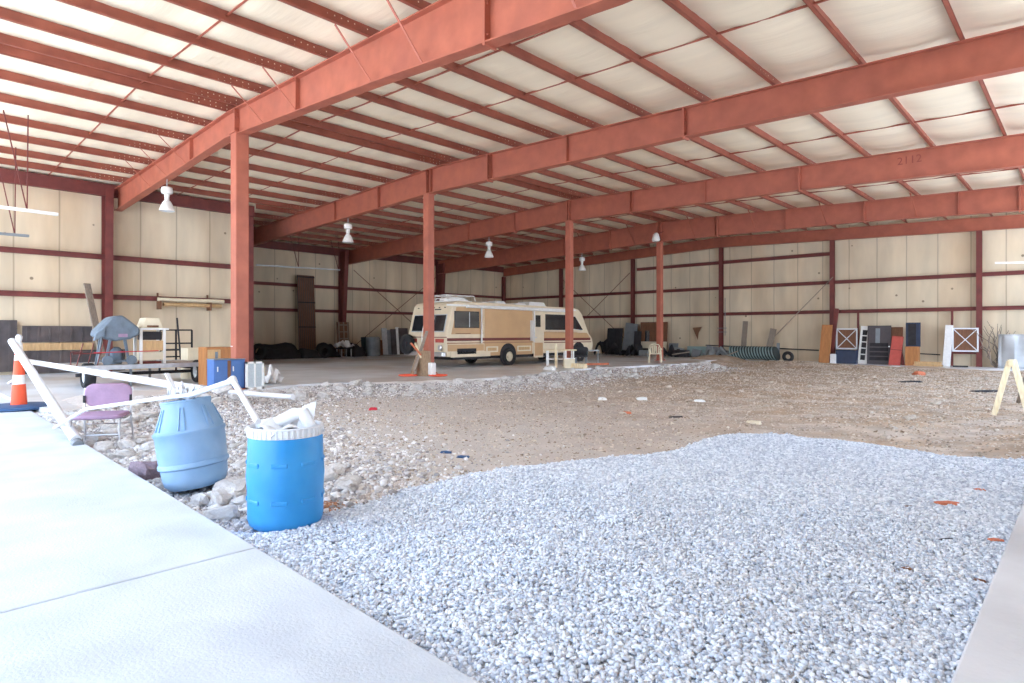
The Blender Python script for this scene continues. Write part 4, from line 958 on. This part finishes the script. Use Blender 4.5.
def crate(px0, px1, pyt, pyb, label, off=.55):
    Y = YB-off; x0, x1 = on_y(px0,Y), on_y(px1,Y); zt, zb = zy((px0+px1)/2,pyt,Y), zy((px0+px1)/2,pyb,Y)
    t = thing('crossed_panel', label, 'panel', ((x0+x1)/2,Y,zb)); w_ = (x1-x0)/2; h_ = zt-zb
    MB().box(-w_,w_,-.02,.35,0,h_).build('backing', brownwood, t)
    f_ = MB()
    for z in (0,h_): f_.box(-w_-.03,w_+.03,-.06,-.02,z-.03,z+.03)
    for x in (-w_,w_): f_.box(x-.03,x+.03,-.06,-.02,0,h_)
    f_.bar((-w_,-.045,0),(w_,-.045,h_),.045,.03).bar((-w_,-.05,h_),(w_,-.05,0),.045,.03)
    f_.build('white_cross', liner, t); return t
crate(837,857,329,348.5,'brown panel with white cross standing on the navy panel')
t = crate(953,978,328.5,351,'brown panel with white cross beside the wall post at the dead vine')
# french door
t,w_,h_ = lean('french_door','white narrow door with small dark panes leaning on the end wall','door',white,857.5,867,326,.8,.03,.05,.08,.12)
for k in range(5): MB().box(-w_*.48,w_*.48,-.05,-.02,h_*(.10+.165*k),h_*(.235+.165*k)).build('pane', blackm, t)
t,w_,h_ = lean('panel_door','wide charcoal door with a long mirror pane leaning on the end wall','door',charcoal,867,890.5,325.5,.9,.03,.06,.08)
MB().box(-w_*.30,w_*.08,-.045,-.03,h_*.55,h_*.93).build('mirror_pane', greysheet, t)
for z in (.10,.22,.34,.46): MB().box(-w_*.8,w_*.8,-.042,-.03,h_*z,h_*(z+.09)).build('raised_panel', blackm, t, bevel=.006)
MB().lathe([(.03,0),(.03,.04)],12,Tr(w_*.88,-.03,h_*.46) @ RotX(PI/2)).build('knob', chrome, t)
t,w_,h_ = lean('leaning_board','rust-brown board behind the red board','board',orangewood,889.5,902.5,327,.6,.03,.05,.06); t.children[0].data.materials[0] = brownwood
t,w_,h_ = lean('red_board','bright red board leaning on the charcoal door edge','board',doorred,888.5,900,336,1.25,.03,.05,.12,.12); MB().box(-w_,w_,-.035,-.02,h_*.52,h_*.54).build('batten', rvmaroon, t)
t,w_,h_ = lean('leaning_board','thin dark red board slanting beside the red board','board',rvmaroon,902,905,338,1.15,.03,.05,.1,-.22)
t,w_,h_ = lean('wooden_cabinet','orange-brown cabinet carrying the navy shuttered panel','cabinet',orangewood,906,919,346.5,1.1,.03,.45,0)
Y = YB-1.0; x0, x1 = on_y(906,Y), on_y(920.5,Y); zb, zt = zy(913,347,Y), zy(913,323,Y)
t = thing('shuttered_panel','dark navy shuttered panel standing on the orange-brown cabinet','panel',((x0+x1)/2,Y,zb+.02)); w_ = (x1-x0)/2
MB().box(-w_,w_,-.05,.05,0,zt-zb).build('frame', navy, t); MB().box(-w_*.65,w_*.45,-.07,-.05,.06,zt-zb-.06).build('shutter', blackm, t)
o = MB().box(-.45,.45,-.12,.12,0,.07).box(-.42,.4,-.10,.10,.07,.20).build('timber_stack', tanwood, bevel=.01)
o.location = (on_y(928,YB-1.3),YB-1.3,.03); o.scale.x = 1.2; o.name = 'timber_block'; tag(o, 'tan timber block lying on the slab past the orange-brown cabinet', 'timber')
bar_thing('wall_pipe', (on_y(920,YB-.35),YB-.32,.55), (on_y(940,YB-.35),YB-.32,.52), .05,.05, blackm, 'short dark pipe low on the wall above the tan timber block', 'pipe')
t,w_,h_ = lean('white_board','whitish tall narrow panel leaning near the dead vine','panel',paper,942.5,950,325,.8,.03,.12,.06,.1)
bar_thing('steel_bar', (on_y(953,YB-1.1),YB-1.1,.06), (on_y(968,YB-1.1),YB-1.1,.06), .08,.06, blackm, 'black flat bar on the slab before the second crossed panel', 'bar')
# plastic sheet at the open end
Y = YB-.75; x0 = on_y(998,Y); t = thing('plastic_tarp','pale translucent sheet hanging low on the end wall past the dead vine','sheet',(x0,Y,.03)); zt = zy(1010,335,Y)
vs=[]; 
for j in range(12):
    for i in range(24): vs.append((i*.11, .08*math.sin(i*.9+j*.15)+.03*math.sin(i*2.3), (zt)*j/11))
mb = MB(); mb.add(vs,[(j*24+i,j*24+i+1,(j+1)*24+i+1,(j+1)*24+i) for j in range(11) for i in range(23)]); o = mb.build('sheet', film, t, smooth=True); o.modifiers.new('thick','SOLIDIFY').thickness = .01
MB().prism([(1.1,1.0),(1.7,1.45),(2.0,.7)], -.16,-.14,'y').build('grey_patch', greysheet, t)
# dead vine
vb = MB(); x0, Y = on_y(990,YB-.6), YB-.5
random.seed(5)
for k in range(16):
    p = Vector((random.uniform(-.05,.45),random.uniform(-.1,.1),0)); pts_ = [p.copy()]
    for q_ in range(7): p = p+Vector((random.uniform(-.22,.12),random.uniform(-.05,.05),random.uniform(.12,.34))); pts_.append(p.copy())
    vb.tube(pts_, .028, 5, .010)
o = vb.build('dead_vine', greywood, smooth=True); o.location = (x0+.2,Y,.03); tag(o, 'dead brown vine climbing the end wall beside the wall post', 'plant')
# plumbing on post at 722
mb = MB()
for z in (0,.22): mb.bar((-.28,0,z),(.28,0,z),.03)
mb.tube([(.18,0,-.2),(.18,0,1.9)],.018,8); o = mb.build('conduit', greysheet); o.location = (on_y(722,YB-.42),YB-.42,zy(722,332,YB-.42)); tag(o, 'thin conduit with cross arms on the post by the striped sheeting', 'conduit')
o = MB().prism([(-.28,.25),(.30,.30),(.10,-.05),(.05,-.45)],-.02,.0,'y').build('torn_patch', brownwood); o.location = (on_y(697,YB-.15),YB-.14,zy(697,332,YB-.15)); tag(o, 'brown torn patch on the end wall above the low grey sheet', 'tear')
bar_thing('wall_pipe', (on_y(706,YB-.3),YB-.32,.80), (on_y(819,YB-.3),YB-.32,.62), .06,.06, blackm, 'long dark pipe low along the end wall behind the striped roll', 'pipe')
# striped corrugated bundle
Y = YB-1.6; x0, x1 = on_y(734,Y), on_y(779,Y)
t = thing('striped_roll','bulging roll of dark and pale teal striped sheeting by the end wall','roll',(x0,Y,.1)); Lr = x1-x0
mb = MB(); mb2 = MB(); n_ = 16
for k in range(n_):
    a = Lr*k/n_; b = a+Lr/n_*.45; c = Lr*(k+1)/n_; R_ = .34
    M0 = Matrix.Shear('XY',4,(0,0)) if False else Matrix.Identity(4)
    prof_ = [(R_*1.15*math.cos(u)*.95, .36+R_*math.sin(u)) for u in [2*PI*j/16 for j in range(16)]]
    sh = Matrix(((1,0,-.28,0),(0,1,0,0),(0,0,1,0),(0,0,0,1)))
    mb.prism(prof_, a, b, 'x', sh); mb2.prism([(p*1.02,.36+(q_-.36)*1.02) for p,q_ in prof_], b, c, 'x', sh)
mb.build('teal_bands', tealL, t); mb2.build('dark_bands', teal, t)
def tyre(px, Y, R_, r_, label, z0, flat=False, dx_=0):
    o = MB().torus(R_,r_,32,12, (Tr(0,0,r_) if flat else Tr(0,0,R_+r_) @ RotX(PI/2+.12))).build('tyre', black, smooth=True); o.location = (on_y(px,Y)+dx_,Y,z0); return tag(o, label, 'tyre')
tyre(788,YB-1.7,.20,.085,'black tyre standing at the end of the striped roll',.02)
sheetobj('tarp_heap', (on_y(719,YB-1.5),YB-1.5,.15), 1.5,.9,.45,'pale grey tarp heap beside the striped roll','tarp',greytarp,4.4,14)
sheetobj('tarp_heap', (on_y(672,YB-1.6),YB-1.7,.15), 1.6,1.0,.45,'dark tarp heap low behind the lawn chair column','tarp',blackm,6.4,14)
sheetobj('tarp_heap', (on_y(612,YB-2.2),YB-2.2,.15), 1.9,1.2,.9,'dark covered heap below the charcoal door by the motorhome nose','tarp',blackm,9.4,14)
sheetobj('tarp_heap', (on_y(634,YB-2.0),YB-2.0,.15), 1.3,1.0,.6,'dark low heap at the post near the motorhome nose','tarp',blackm,1.4,14)
plank((on_y(700,YB-2.3),YB-2.3,.18),(on_y(716,YB-1.9),YB-1.9,.35),.12,.04,greywood,'loose grey plank lying near the pale tarp heap','loose_plank')
plank((on_y(640,YB-2.4),YB-2.4,.35),(on_y(668,YB-2.0),YB-2.0,.22),.15,.05,greywood,'loose grey plank lying under the plywood board','loose_plank')
# ================================================================== REAR SIDE WALL goods
def leanx(name, label, cat, m, px0, px1, pyt, off=.9, th=.05, tilt=.10, z0=SL, dz=0):
    X = XL+off; y0, y1 = on_x(px0,X), on_x(px1,X); h = zx((px0+px1)/2,pyt,X)-z0
    t = thing(name, label, cat, (X,(y0+y1)/2,z0)); t.rotation_euler = (0,-tilt,0); w_ = (y1-y0)/2
    MB().box(-th/2,th/2,-w_,w_,0,h).build('panel', m, t, bevel=.006); return t, w_, h
t,w_,h_ = leanx('corrugated_sheet','tall narrow brown corrugated sheet leaning on the shaded rear wall','metal sheet',greywood,299,316,275,.75,.05,.05); t.children[0].data.materials[0] = darksheet
c_ = MB()
for k in range(9): c_.box(.02,.05,-w_+k*2*w_/9+.03,-w_+k*2*w_/9+.09,0.01,h_-.01)
c_.build('ribs', brownwood, t)
for z in (.36,.66,.97): MB().box(.04,.07,-w_,w_,h_*z,h_*z+.06).build('batten', blackm, t)
t,w_,h_ = leanx('lattice_board','brown lattice board leaning at the foot of the tapered column','board',brownwood,338,350,322,1.1,.05,.08)
lt_ = MB()
for k in range(5): z = h_*(k+.5)/5; lt_.box(.025,.05,-w_*.8,w_*.8,z,z+.06)
for y_ in (-w_*.8,0,w_*.7): lt_.box(.025,.05,y_,y_+.07,0,h_)
lt_.build('lattice', greywood, t)
t,w_,h_ = leanx('dark_sheet','dark teal sheet leaning beside the grey cylinder by the rear wall','sheet',teal,362,369,337,1.1)
o = MB().lathe([(.42,0),(.42,1.05),(.36,1.12),(.0005,1.14)],24).build('storage_cylinder', greysheet, smooth=True); o.location = (XL+1.6,on_x(373,XL+1.6),SL); tag(o, 'grey upright cylinder by the shaded rear wall', 'cylinder')
t,w_,h_ = leanx('dark_sheet','brown sheet leaning between grey cylinder and the row of grey sheets','sheet',brownwood,377,383,340,1.1)
for px0, px1, py, lb, m in ((383,388,328,'pale narrow grey panel, tallest leaning at the row start near the cylinder',galv),(387,393,330,'grey panel second in the row near the spare wheel',greysheet),(392,397,329,'darker grey panel in the row near the spare wheel',darksheet),(397,400,327,'thin whitish strip among the grey sheets near the spare wheel',white),(400,409,328,'broad dark panel next to the spare wheel',darksheet)):
    t,w_,h_ = leanx('leaning_sheet', lb,'sheet',m,px0,px1,py,.8+.25*random.random(),.06,.10)
def heap(px0, px1, pyt, X, label, seed, m=blackm, name='covered_heap'):
    y0, y1 = on_x(px0,X), on_x(px1,X); h = zx((px0+px1)/2,pyt,X)-SL; L_ = y1-y0; mb = MB(); n_ = 14; vs = []
    for j in range(10):
        for i in range(n_):
            u, v = i/(n_-1), j/9; e = min(1,6*u,6*(1-u))*min(1,4*v,4*(1-v)+.3)
            z = h*e*(.82+.5*noise.noise(Vector((u*L_*1.4+seed,v*2,seed)))); vs.append(((v-.5)*-1.1, (u-.5)*L_, max(0,z)))
    mb.add(vs,[(j*n_+i,j*n_+i+1,(j+1)*n_+i+1,(j+1)*n_+i) for j in range(9) for i in range(n_-1)]); o = mb.build(name, m, smooth=True); o.modifiers.new('thick','SOLIDIFY').thickness = .02
    o.location = (X,(y0+y1)/2,SL); return tag(o, label, 'heap')
heap(256,300,344,-31.0,'long low black covered heap beside the tall orange column',1.1)
heap(298,318,347,-30.8,'low black heap at the foot of the tall brown corrugated sheet',2.6)
heap(316,338,343,-31.0,'black heap between the corrugated sheet and the lattice board',3.7)
heap(349,363,344,-30.9,'small black heap beside the lattice board',5.2)
tyre_y = on_x(262,-30.2)
o = MB().torus(.30,.12,28,10,Tr(0,0,.42) @ RotY(PI/2)).build('tyre', black, smooth=True); o.location = (-30.1,on_x(259,-30.1),SL); tag(o, 'black tyre leaning at the near end of the long black heap', 'tyre')
o = MB().torus(.28,.11,28,10,Tr(0,0,.39) @ RotY(PI/2)).build('tyre', black, smooth=True); o.location = (-30.0,on_x(325,-30.0),SL); tag(o, 'black tyre leaning on the heap near the lattice board', 'tyre')
sheetobj('crumpled_sheet', (-30.4,on_x(344,-30.4),SL+.55), .8,.9,.4,'whitish crumpled cloth on a dark chair below the lattice board','cloth',paper,7.7,10)
t = thing('dark_chair','dark chair under the whitish cloth below the lattice board','chair',(-30.4,on_x(344,-30.4),SL))
MB().box(-.3,.3,-.35,.35,.46,.54).build('seat', blackm, t, bevel=.02)
for a in (-1,1):
    for b in (-1,1): MB().bar((a*.25,b*.3,0),(a*.25,b*.3,.5),.05).build('leg', galv, t)
# ================================================================== SAWHORSE
hx, hy = dep(1011, 11.9); gz_ = G(hx,hy)
t = thing('sawhorse', 'pale yellow timber sawhorse standing on the dirt by the side slab', 'sawhorse', (hx,hy,gz_), math.radians(3))
HZ = .96-gz_+.0
MB().box(-.05,.05,-.08,.95,HZ-.09,HZ).build('top_rail', palewood, t, bevel=.006)
for yy_ in (.0,.82):
    for a in (-1,1): MB().bar((a*.26,yy_-.06,0),(a*.03,yy_,HZ-.01),.085,.04,up=(0,1,0)).build('leg', palewood, t, bevel=.004)
for a in (-1,1): MB().box(a*.17-.02,a*.17+.02,.0,.82,.36,.44).build('side_brace', palewood, t)
plank(at(1018,400,-.0)[:2]+(G(*at(1018,400,-.0)[:2])+.02,), Vector(dep(1026,13.2)+(.55,)), .07,.04, greywood, 'grey stick leaning behind the sawhorse by the frame edge')
# ================================================================== bits on the ground
def bit(px, py, s, m, label, cat='debris', z=None, name='debris_piece', asp=(1,.6,.2)):
    x, y, _ = at(px,py,-.08); z_ = (gz(x,y) if inside(x,y,gpoly) else G(x,y))+.012
    me = random.choice(protos).copy(); me.materials.clear(); me.materials.append(m); o = bpy.data.objects.new(name, me); COL.objects.link(o)
    o.location = (x,y,z_); o.scale = (s*asp[0],s*asp[1],s*asp[2]); o.rotation_euler.z = YAW+random.uniform(-.3,.3); return tag(o, label, cat)
bit(948,511,.19,rustred,'flat terracotta fragment on the white gravel, the largest of them','brick piece',name='brick_fragment')
bit(979,495,.12,rustred,'small terracotta fragment on the white gravel nearest the dirt','brick piece',name='brick_fragment')
bit(996,550,.09,rustred,'terracotta fragment beside the side slab edge','brick piece',name='brick_fragment')
bit(979,594,.07,brownwood,'small brown fragment by the side slab edge near the bottom','brick piece',name='brick_fragment')
bit(907,583,.06,brownwood,'tiny dark brown fragment in the middle of the white gravel','brick piece',name='brick_fragment')
bit(945,550,.13,blackm,'dark twig lying on the white gravel','twig',name='twig',asp=(1,.12,.1))
bit(908,513,.11,brownwood,'short brown twig on the white gravel','twig',name='twig',asp=(1,.15,.1))
bit(894,522,.09,greywood,'short grey twig on the white gravel','twig',name='twig',asp=(1,.15,.1))
bit(919,374.5,.42,rustred,'round orange-red lump on the dirt near the end wall','debris',asp=(1,.7,.6))
bit(373,409,.18,redstrap,'bright pinkish red scrap in the rubble strip',asp=(1,.7,.5))
bit(676,417,.30,blackm,'flat black scrap lying on the tan dirt',asp=(1,.3,.1))
bit(626,411,.22,rustred,'small orange scrap on the tan dirt before the lawn chair',asp=(1,.5,.3))
bit(602,398,.22,white,'small white stone on the tan dirt before the motorhome nose',asp=(1,.7,.5))
bit(642,398,.24,white,'small white stone on the tan dirt before the lawn chair',asp=(1,.7,.5))
bit(754,421,.26,creamp,'pale flat stone near the far tip of the white gravel',asp=(1,.5,.3))
bit(699,400,.26,white,'whitish flat scrap on the dirt before the striped roll',asp=(1,.5,.3))
bit(550,376,.45,white,'white block on the crest of the rubble strip','debris',asp=(1,.8,.8))
bit(446,455,.16,bluerub,'small dark blue scrap on the grey dirt',asp=(1,.4,.2))
bit(463,461,.16,bluerub,'flat dark blue scrap on the dirt nearest the white gravel',asp=(1,.4,.2))
bit(985,390,.9,blackm,'dark flat strip of debris near the sawhorse',asp=(1,.25,.08))
bit(910,381,.8,blackm,'black flat strip on the dirt before the orange-brown cabinet',asp=(1,.3,.1))
random.seed(23)
tanp = []
for me in protos:
    m2 = me.copy(); m2.materials.clear(); m2.materials.append(tan_st); tanp.append(m2)
for k in range(90):
    x, y = random.uniform(-11,-2), random.uniform(10.5,28)
    if inside(x,y,gpoly): continue
    s = random.uniform(.06,.20); me = random.choice(tanp)
    o = bpy.data.objects.new('pale_stone', me); COL.objects.link(o); o.scale = (s,s*.7,s*.45); o.location = (x,y,G(x,y)+s*.1); o.rotation_euler = (0,.2,random.uniform(0,6)); tag(o, 'pale loose stone lying scattered on the bare tan dirt', 'stone', 'pale stones scattered on the dirt')

# more goods along the end wall between the lawn chair and the striped roll
for px0, px1, py, off, m, lb in ((669,682,347,1.3,greytarp,'low grey sheet leaning just past the lawn chair'),(690,699,349,1.5,greysheet,'low bluish sheet leaning below the brown torn patch'),(704,716,346,1.0,greytarp,'wide low pale sheet leaning between torn patch and post'),(716,726,350,1.4,darksheet,'dark low sheet leaning at the foot of the post by the striped roll')):
    t,w_,h_ = lean('leaning_sheet', lb, 'sheet', m, px0, px1, py, off, .08, .05, .25, .1)
for a, b, lb in (((645,2.9,.30),(662,2.2,.22),'grey plank lying behind the white lawn chair'),((672,2.7,.30),(690,2.1,.45),'grey plank propped on the dark tarp heap'),((722,2.4,.22),(738,1.9,.55),'grey plank propped on the tarp heap near the striped roll')):
    plank((on_y(a[0],YB-a[1]),YB-a[1],a[2]),(on_y(b[0],YB-b[1]),YB-b[1],b[2]),.14,.05,greywood,lb,'loose_plank')
tyre(727,YB-2.1,.16,.07,'small tyre lying flat near the start of the striped roll',.12,True)
o = MB().box(-.35,.35,-.25,.25,0,.42).build('storage_crate', blackm, bevel=.03); o.location = (on_y(682,YB-1.9),YB-1.9,.12); tag(o, 'black crate on the ground between lawn chair and torn patch', 'crate')
o = MB().box(-.3,.3,-.2,.2,0,.35).build('storage_crate', greytarp, bevel=.03); o.location = (on_y(645,YB-2.3),YB-2.3,.15); tag(o, 'grey crate on the slab under the plywood board', 'crate')
# ------------------------------------------------------------------ light
w = bpy.data.worlds.new('sky'); S.world = w; w.use_nodes = True
n, l = w.node_tree.nodes, w.node_tree.links
bg = n['Background']; bg.inputs[1].default_value = 1.0
tc = n.new('ShaderNodeTexCoord'); sp = n.new('ShaderNodeSeparateXYZ'); l.new(tc.outputs['Generated'], sp.inputs[0])
cr = n.new('ShaderNodeValToRGB'); l.new(sp.outputs[2], cr.inputs[0])
cr.color_ramp.elements[0].position = .0; cr.color_ramp.elements[0].color = (.84,.92,1.0,1)
cr.color_ramp.elements[1].position = .55; cr.color_ramp.elements[1].color = (.48,.68,1.0,1)
l.new(cr.outputs[0], bg.inputs[0]); bg.inputs[1].default_value = SKY = 2.6
sun = bpy.data.lights.new('sun', 'SUN'); sun.energy = 6.0; sun.angle = math.radians(1.0); sun.color = (1,.95,.88)
so = bpy.data.objects.new('sun', sun); COL.objects.link(so); so.rotation_euler = (math.radians(22), 0, math.radians(0))
S.view_settings.view_transform = 'Standard'; S.view_settings.look = 'None'; S.view_settings.gamma = 1
S.view_settings.exposure = 1.25; S.view_settings.use_curve_mapping = False
S.cycles.diffuse_bounces = 8; S.cycles.max_bounces = 12; S.cycles.use_denoising = True
